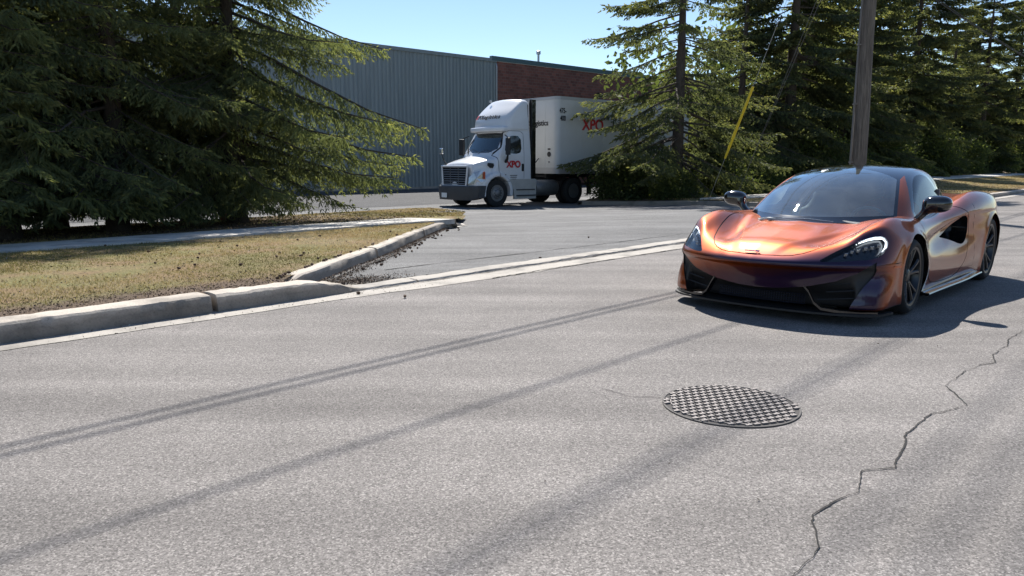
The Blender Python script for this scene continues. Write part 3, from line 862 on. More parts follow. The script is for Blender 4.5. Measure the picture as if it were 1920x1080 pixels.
sh = make_shrub(shrub_data(2.3, 1.7, 1.9, 26000, 3, .055), 'low dark bush in front of the trailer wheels, left of the bare trunk', GS, M['leaf'])
place(sh, at_px(1200, 10.6), 0, .92)
spots = [(1262, 8.9, 1.0, .55), (1330, 9.8, 2.2, .9), (1395, 9.2, .4, .9), (1440, 10.2, 3.0, 1.3), (1500, 9.8, 1.7, 1.2), (1548, 9.2, 4.0, 1.1), (1600, 10.2, 5.1, 1.45), (1640, 9.4, .2, 1.1), (1672, 10.4, 2.8, 1.5), (1712, 9.6, 1.9, 1.2), (1745, 10.4, 3.6, 1.5), (1775, 9.6, 4.6, 1.3), (1802, 10.4, 5.6, 1.6), (1828, 9.7, .9, 1.4), (1850, 10.5, 2.4, 1.7), (1874, 9.8, 3.3, 1.5), (1896, 10.5, 4.3, 1.8), (1918, 9.8, 5.9, 1.6), (1935, 9.6, 1.2, 1.6)]
wher = ['at the foot of the bare trunk by the trailer', 'left of the yellow guy guard', 'right of the yellow guy guard', 'left of the tall dark trunk', 'right of the tall dark trunk', 'just left of the wooden pole', 'behind the wooden pole', 'just right of the wooden pole', 'below the first thin conifer right of the pole', 'above the car roof, beside the sunlit grass', 'behind the left end of the far sidewalk', 'behind the far sidewalk, above the car tail', 'in the middle behind the far sunlit grass', 'right of the middle behind the far grass', 'below the tall conifer near the right edge', 'four from the right edge behind the far grass', 'three from the right edge behind the far grass', 'at the right edge of the photo behind the far grass', 'cut off by the right edge of the photo']
for (px, v_, rz_, s_), wh in zip(spots, wher):
    c = copy_tree(sh); place(c, at_px(px, v_), rz_, s_); c['label'] = 'dark leafy shrub ' + wh
d_y = spruce_data(4.2, 2.1, 21, z0=.1, hang=.5, step=.2, twig=1.3, width=.024, spacing=.2)
GY = 'young spruces under the taller conifers'
y1 = make_spruce('young_spruce', d_y, (0, 0, 0), 0, 'young spruce under the bare trunk by the trailer', 'tree', GY, M['needle2'])
place(y1, at_px(1318, 10.2), 0, 1.0)
for px, v_, s_, wh in ((1418, 10.9, 1.25, 'between the guy guard and the tall dark trunk'), (1520, 10.9, 1.5, 'left of the wooden pole'), (1632, 11.0, 1.5, 'just right of the wooden pole'), (1700, 11.0, 1.7, 'left of the open-crowned spruce'), (1765, 10.9, 1.8, 'behind the far sunlit grass'), (1838, 11.2, 2.0, 'right of the tall forked conifer'), (1890, 11.2, 2.2, 'nearest the right edge')):
    c = copy_tree(y1); place(c, at_px(px, v_), px * .7, s_); c['label'] = 'young spruce ' + wh
# far belt of wood behind the yard on the right, reads as one mass
r3 = np.random.default_rng(5)
n = 36000
u = r3.uniform(34, 150, n); v = r3.uniform(15, 24, n); hz = 11 * r3.random(n) ** .8 * (1 + .35 * vnoise(u * .12, 2.0) * 2)
x, y = W2(u, v)
p = np.stack([x, y, hz - .3], 1); d1 = r3.normal(size=(n, 3)); d1 /= np.linalg.norm(d1, axis=1)[:, None]; d2 = np.cross(d1, r3.normal(size=(n, 3))); d2 /= np.linalg.norm(d2, axis=1)[:, None]
s = r3.uniform(.12, .34, (n, 1))
V1 = np.stack([p - d1 * s, p + d2 * s * .5, p + d1 * s, p - d2 * s * .5], 1).reshape(-1, 3)
n = 30000
u = r3.uniform(-70, 150, n); v = -r3.uniform(50, 60, n); hz2 = 7 * r3.random(n) ** .8 * (1 + .7 * vnoise(u * .12, 5.0))
x, y = W2(u, v); p2 = np.stack([x, y, hz2], 1); d1b = r3.normal(size=(n, 3)); d1b /= np.linalg.norm(d1b, axis=1)[:, None]; d2b = np.cross(d1b, r3.normal(size=(n, 3))); d2b /= np.linalg.norm(d2b, axis=1)[:, None]
s2 = r3.uniform(.25, .6, (n, 1))
V2_ = np.stack([p2 - d1b * s2, p2 + d2b * s2 * .5, p2 + d1b * s2, p2 - d2b * s2 * .5], 1).reshape(-1, 3)
tag(mk('woodland', V2_, np.arange(4 * n).reshape(n, 4), M['leaf'], attr={'tint': np.repeat(r3.random(n) * .6, 4)}), kind='stuff')
n = 36000
tag(mk('woodland', V1, np.arange(4 * n).reshape(n, 4), M['leaf'], attr={'tint': np.repeat(r3.random(n) * .6, 4)}), kind='stuff')

# ---------------------------------------------------------------- warehouse
def to_cam(px, Y): return ((px - 960) / 1420 * Y, Y)
bd = tag(empty('warehouse', (-1.07, 54.0, -.31), R(42.4)), 'long flat-roofed warehouse behind the truck, grey ribbed siding meeting a red-brown brick wall', 'building')
# ribbed wall: local x runs to the right and away, local -y faces the yard
prof = []; x = -62.0; HW = 8.72
while x < -.08:
    prof += [(x, 0), (x + .055, -.04), (x + .175, -.04), (x + .23, 0)]; x += .29
V_ = []; 
for (a, b) in prof: V_ += [(a, b, 0), (a, b, HW - .22)]
F_ = [(2 * i, 2 * i + 2, 2 * i + 3, 2 * i + 1) for i in range(len(prof) - 1)]
mk('siding_wall', V_, F_, M['siding'], bd)
MB().box((-31.05, -.03, -.03), (62.0, .14, .34)).build('plinth', M['concrete'], bd)
MB().box((-31.05, -.02, HW - .11), (62.0, .16, .22)).build('siding_trim', M['siding'], bd)
MB().box((25.02, .03, (HW - .15) / 2), (50.0, .14, HW - .17)).build('brick_wall', M['brick'], bd)
MB().box((24.8, .02, HW + .02), (50.6, .26, .30)).build('coping', M['coping'], bd)
MB().tube([(-.09, -.12, 0), (-.09, -.12, HW - .5), (-.09, -.03, HW - .3)], .055, 8).build('downspout', M['galv'], bd)
MB().box((-6.0, 15.2, HW - .35), (112, 30, .3)).build('roof', M['coping'], bd)
MB().box((-62, 15, HW / 2 - .2), (.2, 29.6, HW - .5)).build('side_wall', M['siding'], bd)
MB().box((-6, 30.2, HW / 2 - .2), (112, .2, HW - .5)).build('rear_wall', M['siding'], bd)
mb = MB().tube([(5.6, 1.6, HW - .3), (5.6, 1.6, HW + .95)], .085, 10)
mb.lathe([(.085, .95), (.17, 1.0), (.17, 1.22), (.09, 1.27)], 12, None)
for i in range(len(mb.v) - 48, len(mb.v)): a = mb.v[i]; mb.v[i] = (a[0] + 5.6, a[1] + 1.6, a[2] + HW)
mb.build('vent_pipe', M['galv'], bd, smooth=True)
wl = MB().box((10.6, -.18, 6.9), (.5, .3, .35), bev=.04).build('wall_light', M['black_plastic'], bd)
MB().box((10.6, -.22, 6.71), (.36, .2, .03)).build('lens', M['galv'], wl)

# ---------------------------------------------------------------- utility pole, guy, cables
PU, PV = UV(.4507 * 21.8, 21.8)
def pole(loc, label, off=0.0):
    root = tag(empty('utility_pole', loc), label, 'pole', 'wooden utility poles')
    z = np.linspace(-.5, 12.6, 16)
    mb = MB().tube([(.012 * math.sin(q), .01 * math.cos(q * 1.3), q) for q in z], [.215 - .0055 * q for q in z], 20)
    mb.build('post', M['pole'], root, smooth=True, angle=60)
    a = R(160)
    mb = MB().tube([(-.25, -.05, -.2), (-.24, -.05, 5.0), (-.20, -.05, 9)], .026, 8)
    for q in (1.2, 2.8, 4.4): mb.box((-.23, -.05, q), (.10, .09, .03))
    mb.build('conduit', M['conduit'], root, smooth=True)
    ca = MB().box((0, 0, 11.75), (.1, 2.3, .12), RZ(KA)); ca.build('crossarm', M['pole'], root)
    for k in (-1.0, -.35, .35, 1.0):
        o = RZ(KA) @ Vector((0, k, 11.81)); m4 = Matrix.Translation(o)
        MB().lathe([(.02, 0), (.045, .02), (.03, .05), (.05, .07), (.03, .10), (.04, .12), (.01, .15)], 12, m4).build('insulator', M['galv'], root, smooth=True)
    return root
base_p = W2(PU, PV)
pole((float(base_p[0]), float(base_p[1]), .12), 'weathered wooden utility pole rising behind the orange car', 0)
b2 = W2(PU - 41, PV)
pole((float(b2[0]), float(b2[1]), .12), 'wooden utility pole beyond the left edge carrying the same cables')
b3 = W2(PU + 60, PV)
pole((float(b3[0]), float(b3[1]), .4), 'distant wooden utility pole far along the road at the right')
M['steel_dark'] = simple('dark_steel', (.08, .08, .08), .6)
def cable(v, z, r, sag=.5, n=1, spread=.0, k0=0):
    u = np.linspace(PU - 41, PU, 28); x = (u - (PU - 41)) / 41
    for j in range(n):
        vv = v + (j - (n - 1) / 2) * spread
        mb = MB().tube([P3(a, vv, z - sag * 4 * q * (1 - q) + .07 * j) for a, q in zip(u, x)], r, 6)
        u2 = np.linspace(PU, PU + 60, 16); x2 = (u2 - PU) / 60
        mb.tube([P3(a, vv, z - sag * 4 * q * (1 - q) + .07 * j) for a, q in zip(u2, x2)], r, 6)
        yield mb
LBL = {0: 'lowest thick black communications cable along the road', 1: 'twisted service cable on the pole above the lowest cable', 2: 'one of the bundled cables slung mid-height on the pole', 3: 'one of the top wires on the crossarm of the pole'}
POSN = [['lowest black cable along the road, on the street side of the pole', 'low black cable beside the lowest one, nearer the pole'], ['service cable on the pole just above the lowest cable'], ['lower right of the two cables slung mid-height on the pole', 'lower left of the two cables slung mid-height on the pole'], ['top wire nearest the road on the pole crossarm', 'middle one of the top wires on the crossarm', 'top wire farthest from the road on the crossarm']]
for kk, a in enumerate(((1.95, 7.25, .016, .55, 2, .17), (1.68, 8.55, .014, .5, 1, .0), (1.62, 10.2, .0115, .5, 2, .13), (1.75, 12.1, .010, .5, 3, .28))):
    for jj, mb in enumerate(cable(*a)): tag(mb.build('overhead_cable', M['wire'], smooth=True), POSN[kk][jj], 'cable', 'overhead cables along the road')
# guy wire with its yellow guard
A_ = Vector((.2582 * 26, 26, .05)); B_ = Vector((float(base_p[0]), float(base_p[1]), 12.2))
gw = tag(empty('guy_wire', A_), 'steel guy wire with a bright yellow plastic guard, left of the wooden pole', 'guy wire')
dv = B_ - A_
MB().tube([(0, 0, 0), tuple(dv)], .006, 6).build('strand', M['galv'], gw)
MB().tube([tuple(dv * q) for q in (.115, .15, .28, .30)], [.030, .045, .045, .045], 10).build('guard', M['yellow'], gw, smooth=True)
A2 = Vector((.292 * 25, 25, .05)); dv = B_ - Vector((0, 0, 2.5)) - A2
g2 = tag(empty('guy_wire', A2), 'bare grey guy wires without a guard, just right of the yellow one', 'guy wire')
MB().tube([(0, 0, 0), tuple(dv)], .006, 6).tube([(0.0, .06, 0), tuple(dv + Vector((0, 0, -.5)))], .006, 6).build('strand', M['steel_dark'], g2)

# ---------------------------------------------------------------- striped bollard under the left spruces
bx = (-.3800 * 18.6, 18.6)
bo = tag(empty('bollard', (bx[0], bx[1], float(zl(*map(np.array, UV(*bx)))))), 'short red bollard with a white band, half hidden under the left spruces', 'bollard')
red = simple('red_paint', (.30, .035, .04), .5, var=.15)
wht = simple('white_band', (.55, .53, .50), .5)
MB().lathe([(.105, -.1), (.105, .20)], 20).lathe([(.105, .34), (.10, .60), (.085, .66), (.04, .69)], 20).build('post', red, bo, smooth=True)
MB().lathe([(.109, .20), (.109, .34)], 20).build('band', wht, bo, smooth=True)

# ---------------------------------------------------------------- manhole cover
M['iron_rim'] = simple('worn_rim', (.10, .092, .086), .8)
mc = tag(empty('manhole_cover', (1.157, 3.862, .0), R(20)), 'round cast iron manhole cover with rows of raised cleats set in the road', 'manhole cover')
mb = MB().lathe([(.354, -.02), (.354, .006), (.351, .008), (.345, .008), (.343, .004), (.343, -.02)], 72, None, close=True)
mb.build('frame', M['iron_rim'], mc)
MB().lathe([(.0001, -.02), (.354, -.02), (.354, .0035), (.0001, .0035)], 72).build('cover', M['iron_dark'], mc)
pat = MB()
s = .047
for i in range(-9, 10):
    for j in range(-9, 10):
        x, y = i * s + (s * .5 if j % 2 else 0), j * s * .94
        rr = math.hypot(x, y)
        if rr > .338: continue
        pat.box((x, y, .0075), (.034, .017, .010)); pat.box((x + .013, y + .013, .0075), (.010, .022, .009))
pat.lathe([(.312, .003), (.312, .0085), (.306, .0085), (.306, .003)], 72, None, close=True)
pat.build('cleats', M['iron'], mc)
# ---------------------------------------------------------------- implicit-surface modelling tools
def isosurf(F, xs, ys, zs):
    """surface nets: F<0 inside. returns verts, quads, and a gradient sampler"""
    nx, ny, nz = F.shape
    S = F < 0
    c = np.zeros((nx - 1, ny - 1, nz - 1), np.int8)
    for a in (0, 1):
        for b in (0, 1):
            for d in (0, 1): c += S[a:nx - 1 + a, b:ny - 1 + b, d:nz - 1 + d]
    act = (c > 0) & (c < 8)
    I, J, K = np.nonzero(act)
    n = len(I); acc = np.zeros((n, 3)); cnt = np.zeros(n)
    for ax in range(3):
        for a in (0, 1):
            for b in (0, 1):
                o0 = [0, 0, 0]; oth = [q for q in range(3) if q != ax]; o0[oth[0]] = a; o0[oth[1]] = b
                o1 = list(o0); o1[ax] = 1
                f0 = F[I + o0[0], J + o0[1], K + o0[2]]; f1 = F[I + o1[0], J + o1[1], K + o1[2]]
                m = (f0 < 0) != (f1 < 0)
                t = np.where(m, f0 / np.where(m, f0 - f1, 1), 0)
                p = np.zeros((n, 3)); p[:, 0] = o0[0]; p[:, 1] = o0[1]; p[:, 2] = o0[2]; p[:, ax] += t
                acc += p * m[:, None]; cnt += m
    P = acc / cnt[:, None] + np.stack([I, J, K], 1)
    h = np.array([xs[1] - xs[0], ys[1] - ys[0], zs[1] - zs[0]]); o = np.array([xs[0], ys[0], zs[0]])
    V = P * h + o
    idx = -np.ones(act.shape, int); idx[I, J, K] = np.arange(n)
    Q = []
    for ax in range(3):
        A = [slice(None)] * 3; B = [slice(None)] * 3; A[ax] = slice(0, -1); B[ax] = slice(1, None)
        s0 = S[tuple(A)]; s1 = S[tuple(B)]
        e = s0 != s1; o1, o2 = [q for q in range(3) if q != ax]
        e = e.copy()
        sl = [slice(None)] * 3; sl[o1] = 0; e[tuple(sl)] = False
        sl = [slice(None)] * 3; sl[o2] = 0; e[tuple(sl)] = False
        sl = [slice(None)] * 3; sl[o1] = -1; e[tuple(sl)] = False
        sl = [slice(None)] * 3; sl[o2] = -1; e[tuple(sl)] = False
        ii = np.stack(np.nonzero(e), 1)
        def cell(a, b):
            q = ii.copy(); q[:, o1] -= a; q[:, o2] -= b; return idx[q[:, 0], q[:, 1], q[:, 2]]
        quad = np.stack([cell(1, 1), cell(0, 1), cell(0, 0), cell(1, 0)], 1)
        ins = s0[ii[:, 0], ii[:, 1], ii[:, 2]]
        if ax == 1: ins = ~ins
        quad = np.where(ins[:, None], quad, quad[:, ::-1]); Q.append(quad)
    Q = np.concatenate(Q)
    Q = Q[(Q >= 0).all(1)]
    G = np.stack(np.gradient(F, *h), -1).astype(np.float32)
    def grad(X):
        g = (X - o) / h; i = np.clip(np.floor(g).astype(int), 0, np.array(F.shape) - 2); f = g - i; r = 0
        for a in (0, 1):
            for b in (0, 1):
                for d in (0, 1):
                    wgt = (f[:, 0] if a else 1 - f[:, 0]) * (f[:, 1] if b else 1 - f[:, 1]) * (f[:, 2] if d else 1 - f[:, 2])
                    r = r + G[i[:, 0] + a, i[:, 1] + b, i[:, 2] + d] * wgt[:, None]
        return r / np.maximum(np.linalg.norm(r, axis=1), 1e-6)[:, None]
    return V, Q, grad

def tris(Q): return np.concatenate([Q[:, [0, 1, 2]], Q[:, [0, 2, 3]]])
def compact(V, T):
    u, inv = np.unique(T.ravel(), return_inverse=True)
    return V[u], inv.reshape(-1, 3)
def cut(P, fn):
    """split a triangle mesh (V,T) along fn(V)=0 -> (negative side, positive side)"""
    V, T = P
    if len(T) == 0: return P, P
    s = fn(V); s = np.where(np.abs(s) < 1e-7, 1e-7, s)
    neg = s < 0; k = neg[T].sum(1)
    Tn = [T[k == 3]]; Tp = [T[k == 0]]
    mixm = (k == 1) | (k == 2); Tm = T[mixm]; km = k[mixm]
    if len(Tm):
        lone = np.where((km == 1)[:, None], neg[Tm], ~neg[Tm]); pos = lone.argmax(1); r = np.arange(len(Tm))
        a = Tm[r, pos]; b = Tm[r, (pos + 1) % 3]; c = Tm[r, (pos + 2) % 3]
        def newv(p, q):
            lo, hi = np.minimum(p, q), np.maximum(p, q); key = lo.astype(np.int64) * len(V) + hi
            return key, lo, hi
        k1, l1, h1 = newv(a, b); k2, l2, h2 = newv(a, c)
        keys = np.concatenate([k1, k2]); uq, first, inv = np.unique(keys, return_index=True, return_inverse=True)
        lo = np.concatenate([l1, l2])[first]; hi = np.concatenate([h1, h2])[first]
        t = s[lo] / (s[lo] - s[hi]); NV = V[lo] + (V[hi] - V[lo]) * t[:, None]
        i1 = len(V) + inv[:len(a)]; i2 = len(V) + inv[len(a):]; V = np.concatenate([V, NV])
        one = np.stack([a, i1, i2], 1); two = np.concatenate([np.stack([i1, b, c], 1), np.stack([i1, c, i2], 1)])
        m1 = km == 1; m2 = np.concatenate([m1, m1])
        Tn += [one[m1], two[~m2]]; Tp += [one[~m1], two[m2]]
    return compact(V, np.concatenate(Tn)) if sum(map(len, Tn)) else (V[:0], T[:0]), compact(V, np.concatenate(Tp)) if sum(map(len, Tp)) else (V[:0], T[:0])
def join(*Ps):
    Vs, Ts, n = [], [], 0
    for V, T in Ps: Vs.append(V); Ts.append(T + n); n += len(V)
    return np.concatenate(Vs), np.concatenate(Ts)
def mirror(P):
    V, T = P; W = V.copy(); W[:, 1] *= -1
    return W, T[:, ::-1]
def bedges(T):
    e = np.concatenate([T[:, [0, 1]], T[:, [1, 2]], T[:, [2, 0]]]); k = np.sort(e, 1); key = k[:, 0].astype(np.int64) * (T.max() + 1) + k[:, 1]
    u, inv, cn = np.unique(key, return_inverse=True, return_counts=True)
    return e[cn[inv] == 1]
def recess(P, disp, skip_mid=True):
    """push a patch in by disp(V) and close it with side walls"""
    V, T = P
    D = V + disp(V); e = bedges(T)
    if skip_mid: e = e[~((np.abs(V[e[:, 0], 1]) < .004) & (np.abs(V[e[:, 1], 1]) < .004))]
    n = len(V)
    w = np.concatenate([np.stack([e[:, 0], e[:, 1], e[:, 1] + n], 1), np.stack([e[:, 0], e[:, 1] + n, e[:, 0] + n], 1)])
    return (D, T), (np.concatenate([V, D]), w)
def psdf(poly, a, b):
    """signed distance to a 2D polygon, negative inside"""
    p = np.asarray(poly, float); q = np.roll(p, -1, 0); d = np.full(len(a), 1e9); ins = np.zeros(len(a), bool)
    for (x0, y0), (x1, y1) in zip(p, q):
        ex, ey = x1 - x0, y1 - y0; t = np.clip(((a - x0) * ex + (b - y0) * ey) / (ex * ex + ey * ey + 1e-12), 0, 1)
        d = np.minimum(d, np.hypot(a - x0 - t * ex, b - y0 - t * ey))
        cnd = ((y0 > b) != (y1 > b))
        with np.errstate(divide='ignore', invalid='ignore'):
            xc = (x1 - x0) * (b - y0) / (y1 - y0 if y1 != y0 else 1e-9) + x0
        ins ^= cnd & (a < xc)
    return np.where(ins, -d, d)
def spoly(poly, it=2, closed=True):
    P = np.asarray(poly, float)
    for _ in range(it):
        Q = np.roll(P, -1, 0); P = np.stack([P * .78 + Q * .22, P * .22 + Q * .78], 1).reshape(-1, 2)
    return P
def smax(a, b, k):
    h = np.maximum(k - np.abs(a - b), 0) / k
    return np.maximum(a, b) + h * h * k * .25
def smin(a, b, k): return -smax(-a, -b, k)
def cub(xk, yk, x):
    """C1 cubic (Catmull-Rom, limited slopes) through (xk, yk[...,]) evaluated at x; interpolates along axis 0"""
    xk = np.asarray(xk, float); yk = np.asarray(yk, float)
    if xk[0] > xk[-1]: xk = xk[::-1]; yk = yk[::-1]
    m = np.gradient(yk, xk, axis=0)
    x = np.clip(x, xk[0], xk[-1]); i = np.clip(np.searchsorted(xk, x, side='right') - 1, 0, len(xk) - 2)
    h = xk[i + 1] - xk[i]; t = (x - xk[i]) / h
    sh = (slice(None),) + (None,) * (yk.ndim - 1); t = t[sh]; h = h[sh]
    return (2 * t ** 3 - 3 * t ** 2 + 1) * yk[i] + (t ** 3 - 2 * t ** 2 + t) * h * m[i] + (-2 * t ** 3 + 3 * t ** 2) * yk[i + 1] + (t ** 3 - t ** 2) * h * m[i + 1]

# ---------------------------------------------------------------- sports car shape (x forward from the front axle, y left, z up)
YK = [0, .25, .45, .60, .72, .82, .90, 1.02]
ZT = [  # x : height of the upper surface across the car
 (1.14, [.500, .495, .47, .45, .43, .40, .37, .33]),
 (1.04, [.549, .544, .526, .50, .48, .455, .42, .38]),
 (0.90, [.616, .606, .588, .582, .575, .55, .50, .44]),
 (0.70, [.655, .642, .628, .652, .688, .675, .60, .51]),
 (0.45, [.705, .690, .675, .715, .772, .768, .69, .585]),
 (0.20, [.745, .730, .715, .757, .812, .812, .74, .63]),
 (-0.05, [.780, .765, .755, .780, .812, .805, .745, .65]),
 (-0.35, [.800, .795, .790, .795, .805, .785, .735, .66]),
 (-0.70, [.800, .800, .795, .790, .785, .770, .735, .67]),
 (-1.10, [.810, .81, .80, .795, .795, .790, .765, .70]),
 (-1.50, [.84, .84, .83, .825, .835, .845, .825, .75]),
 (-1.90, [.88, .88, .865, .86, .89, .925, .900, .80]),
 (-2.30, [.93, .925, .90, .905, .95, .975, .945, .86]),
 (-2.60, [.94, .93, .90, .915, .955, .975, .945, .87]),
 (-2.95, [.93, .92, .90, .915, .945, .95, .915, .84]),
 (-3.25, [.925, .92, .91, .92, .93, .925, .88, .80]),
 (-3.50, [.93, .925, .92, .92, .91, .89, .84, .76])]
ZK = [.08, .20, .32, .45, .56, .66, .76, .88, 1.0]
YS = [
 (1.10, [.90, .93, .94, .94, .93, .91, .89, .86, .84]),
 (0.70, [.915, .94, .945, .945, .935, .92, .90, .87, .85]),
 (0.35, [.93, .945, .950, .950, .945, .935, .91, .88, .86]),
 (0.00, [.93, .945, .955, .965, .965, .950, .92, .88, .86]),
 (-0.30, [.90, .925, .945, .950, .945, .925, .90, .86, .84]),
 (-0.60, [.895, .925, .945, .935, .905, .895, .89, .85, .82]),
 (-1.00, [.895, .930, .945, .925, .885, .875, .885, .85, .82]),
 (-1.40, [.90, .935, .950, .930, .890, .885, .91, .885, .85]),
 (-1.80, [.91, .945, .965, .955, .935, .935, .95, .93, .90]),
 (-2.20, [.93, .955, .975, .98, .98, .975, .975, .955, .93]),
 (-2.67, [.94, .96, .98, .99, .99, .985, .975, .95, .93]),
 (-3.00, [.90, .94, .965, .97, .97, .96, .94, .91, .89]),
 (-3.30, [.82, .86, .89, .90, .90, .89, .87, .84, .82]),
 (-3.60, [.74, .80, .84, .85, .85, .84, .82, .78, .76])]
NZ = [.06, .14, .22, .30, .38, .435, .462, .485, .515, .545, .64, .80]
NX = [.955, .975, .965, .985, 1.020, 1.062, 1.098, 1.100, 1.078, 1.045, .93, .80]
QY = [0, .20, .40, .60, .75, .85, .92, .96, 1.05]
QU = [0, -.015, -.062, -.155, -.265, -.37, -.50, -.62, -1.05]
QL = [0, -.008, -.03, -.075, -.135, -.20, -.29, -.40, -.9]

def body_tables(xs, ys, zs):
    yk = np.array(YK); T = np.array([r for _, r in ZT]); xk = np.array([q for q, _ in ZT])
    A = cub(yk, T.T, np.abs(ys)).T            # (nk, ny)
    zt = cub(xk, A, xs)                       # (nx, ny)
    # hood creases running back from the badge: the centre stands proud of shallow channels
    ay = np.abs(ys)[None, :]; X = xs[:, None]
    yc = np.interp(X[:, 0], [-.1, .3, .7, 1.05], [.56, .44, .27, .12])[:, None]
    amp = np.interp(X[:, 0], [-.35, -.1, .5, .95, 1.08], [0, .018, .022, .012, 0])[:, None]
    d = ay - yc
    zt = zt - amp * smst(-.005, .09, d) * smst(.30, .12, d)
    S = np.array([r for _, r in YS]); xk2 = np.array([q for q, _ in YS])
    B = cub(np.array(ZK), S.T, zs).T
    ysd = cub(xk2, B, xs)                     # (nx, nz)
    # wheel-arch flares
    for xw, zw, Rw, am in ((0, .33, .36, .012), (-2.67, .35, .385, .012)):
        rr = np.hypot(xs[:, None] - xw, zs[None, :] - zw)
        ysd = ysd + am * np.exp(-((rr - Rw) / .05) ** 2)
    # tendon crease along the door: the panel is tucked in just below it
    zc = np.interp(xs, [-1.75, -1.6, -1.3, -1.08, -.7, -.2, 0], [.78, .76, .71, .662, .618, .588, .57])[:, None]
    am = np.interp(xs, [-1.75, -1.6, -1.1, -.5, -.15], [.01, .030, .034, .022, 0])[:, None]
    ysd = ysd - am * smst(zc + .006, zc - .008, zs[None, :]) * smst(zc - .20, zc, zs[None, :])
    nx0 = cub(np.array(NZ), np.array(NX), zs)[None, :]
    qu = cub(np.array(QY), np.array(QU), np.abs(ys)); ql = cub(np.array(QY), np.array(QL), np.abs(ys))
    wz = smst(.20, .50, zs)[None, :]
    xn = nx0 + (ql[:, None] * (1 - wz) + qu[:, None] * wz)      # (ny, nz)
    # strong horizontal undercut line under the nose: ridge at z~.45
    return zt, ysd, xn
def body_field(xs, ys, zs):
    zt, ysd, xn = body_tables(xs, ys, zs)
    gx = np.gradient(zt, xs, axis=0); nrm = np.sqrt(1 + np.minimum(gx ** 2, 4))
    a = ((zs[None, None, :] - zt[:, :, None]) / nrm[:, :, None]).astype(np.float32)
    b = (np.abs(ys)[None, :, None] - ysd[:, None, :]).astype(np.float32)
    c = (xs[:, None, None] - xn[None, :, :]).astype(np.float32) * .8
    F = smax(a, b, .07); F = smax(F, c, .045)
    xt = -3.37 - .05 * np.sin((zs - .2) * 4)[None, :] + .28 * (np.abs(ys)[:, None] / .95) ** 4
    F = smax(F, (xt[None] - xs[:, None, None]).astype(np.float32), .05)
    F = smax(F, (.115 - zs)[None, None, :].astype(np.float32) + 0 * F, .03)
    return F
GX = [.16, .02, -.15, -.40, -.70, -1.00, -1.30, -1.60, -1.90, -2.20, -2.60, -3.00, -3.35]
GZ = [.74, .805, .905, 1.045, 1.165, 1.235, 1.262, 1.245, 1.185, 1.10, 1.005, .94, .90]
SX = [.3, -.2, -.6, -1.0, -1.4, -1.8, -2.2, -2.6, -3.0, -3.4]
SY = [.66, .74, .755, .755, .735, .69, .61, .52, .45, .40]       # half width at z=.80
def green_field(xs, ys, zs):
    ay = np.abs(ys)
    X = xs[:, None] + (.42 * ay ** 2 + .10 * ay ** 4)[None, :]
    zc = cub(np.array(GX), np.array(GZ), X.ravel()).reshape(X.shape) - (.17 * ay ** 2)[None, :]
    gx = np.gradient(zc, xs, axis=0)
    a = (zs[None, None, :] - zc[:, :, None]) / np.sqrt(1 + gx ** 2)[:, :, None]
    sy = cub(np.array(SX), np.array(SY), xs)
    b = (ay[None, :, None] - sy[:, None, None] + (.36 * (zs - .80) + .18 * np.maximum(zs - .80, 0) ** 2)[None, None, :]) * .9
    F = smax(a, b, .08)
    return smax(F, (.62 - zs)[None, None, :] + 0 * F, .02)
# ---------------------------------------------------------------- sports car materials
def m_paint():
    q = NM('colour_shift_orange_paint')
    lw = q.new('ShaderNodeLayerWeight'); lw.inputs['Blend'].default_value = .5
    # pearl paint: wine and violet face-on, copper orange at a slant (a property of the pigment)
    c = q.ramp(lw.outputs['Facing'], [(.0, (.018, .008, .036)), (.20, (.034, .011, .044)), (.36, (.14, .032, .024)), (.52, (.36, .068, .004)), (.74, (.27, .054, .005)), (.85, (.20, .042, .006)), (1.0, (.16, .035, .01))])
    fl = q.voro(900, q.coord(), out='Color'); sp = q.new('ShaderNodeSeparateColor'); q.link(fl, sp.inputs[0])
    c = q.mix(1.0, c, q.ramp(sp.outputs[0], [(0, .86), (1, 1.12)]), 'MULTIPLY')
    q.set(Base_Color=c, Metallic=1.0, Roughness=.49, Coat_Weight=.9, Coat_IOR=1.55)
    q.b.inputs['Coat Roughness'].default_value = .10
    return q.m
M['paint'] = m_paint()
M['seam'] = simple('panel_gap', (.006, .005, .005), .8)
def m_glass(name, tint, gl=1.0, ior=1.55, gcol=(1, 1, 1), sky_veil=0.0):
    q = NM(name)
    tr = q.new('ShaderNodeBsdfTransparent'); tr.inputs[0].default_value = (*tint, 1)
    g = q.new('ShaderNodeBsdfGlossy'); g.inputs['Roughness'].default_value = .012; g.inputs[0].default_value = (*gcol, 1)
    f = q.new('ShaderNodeFresnel'); f.inputs[0].default_value = ior
    mx = q.new('ShaderNodeMixShader'); q.link(q.math('MULTIPLY', f.outputs[0], gl, clamp=True), mx.inputs[0])
    base = tr.outputs[0]
    if sky_veil:      # pale diffuse film painted in for the sky's reflection on the glass
        d = q.new('ShaderNodeBsdfDiffuse'); d.inputs[0].default_value = (.62, .66, .66, 1)
        m2 = q.new('ShaderNodeMixShader'); q.link(q.math('MULTIPLY', q.ramp(q.noise(3, 4, .6), [(.3, .6), (.7, 1.2)]), sky_veil), m2.inputs[0])
        q.link(base, m2.inputs[1]); q.link(d.outputs[0], m2.inputs[2]); base = m2.outputs[0]
    q.link(base, mx.inputs[1]); q.link(g.outputs[0], mx.inputs[2]); q.link(mx.outputs[0], q.o.inputs[0]); return q.m
M['wscreen'] = m_glass('windscreen_glass', (.66, .76, .76), 2.3, 1.6, (.82, .95, 1.0), .13)
M['sglass'] = m_glass('side_glass', (.40, .44, .45), 1.0, 1.5)
M['lens'] = m_glass('lamp_lens', (.80, .83, .86), .6, 1.40)
M['alloy'] = simple('dark_alloy', (.05, .052, .056), .30, .8)
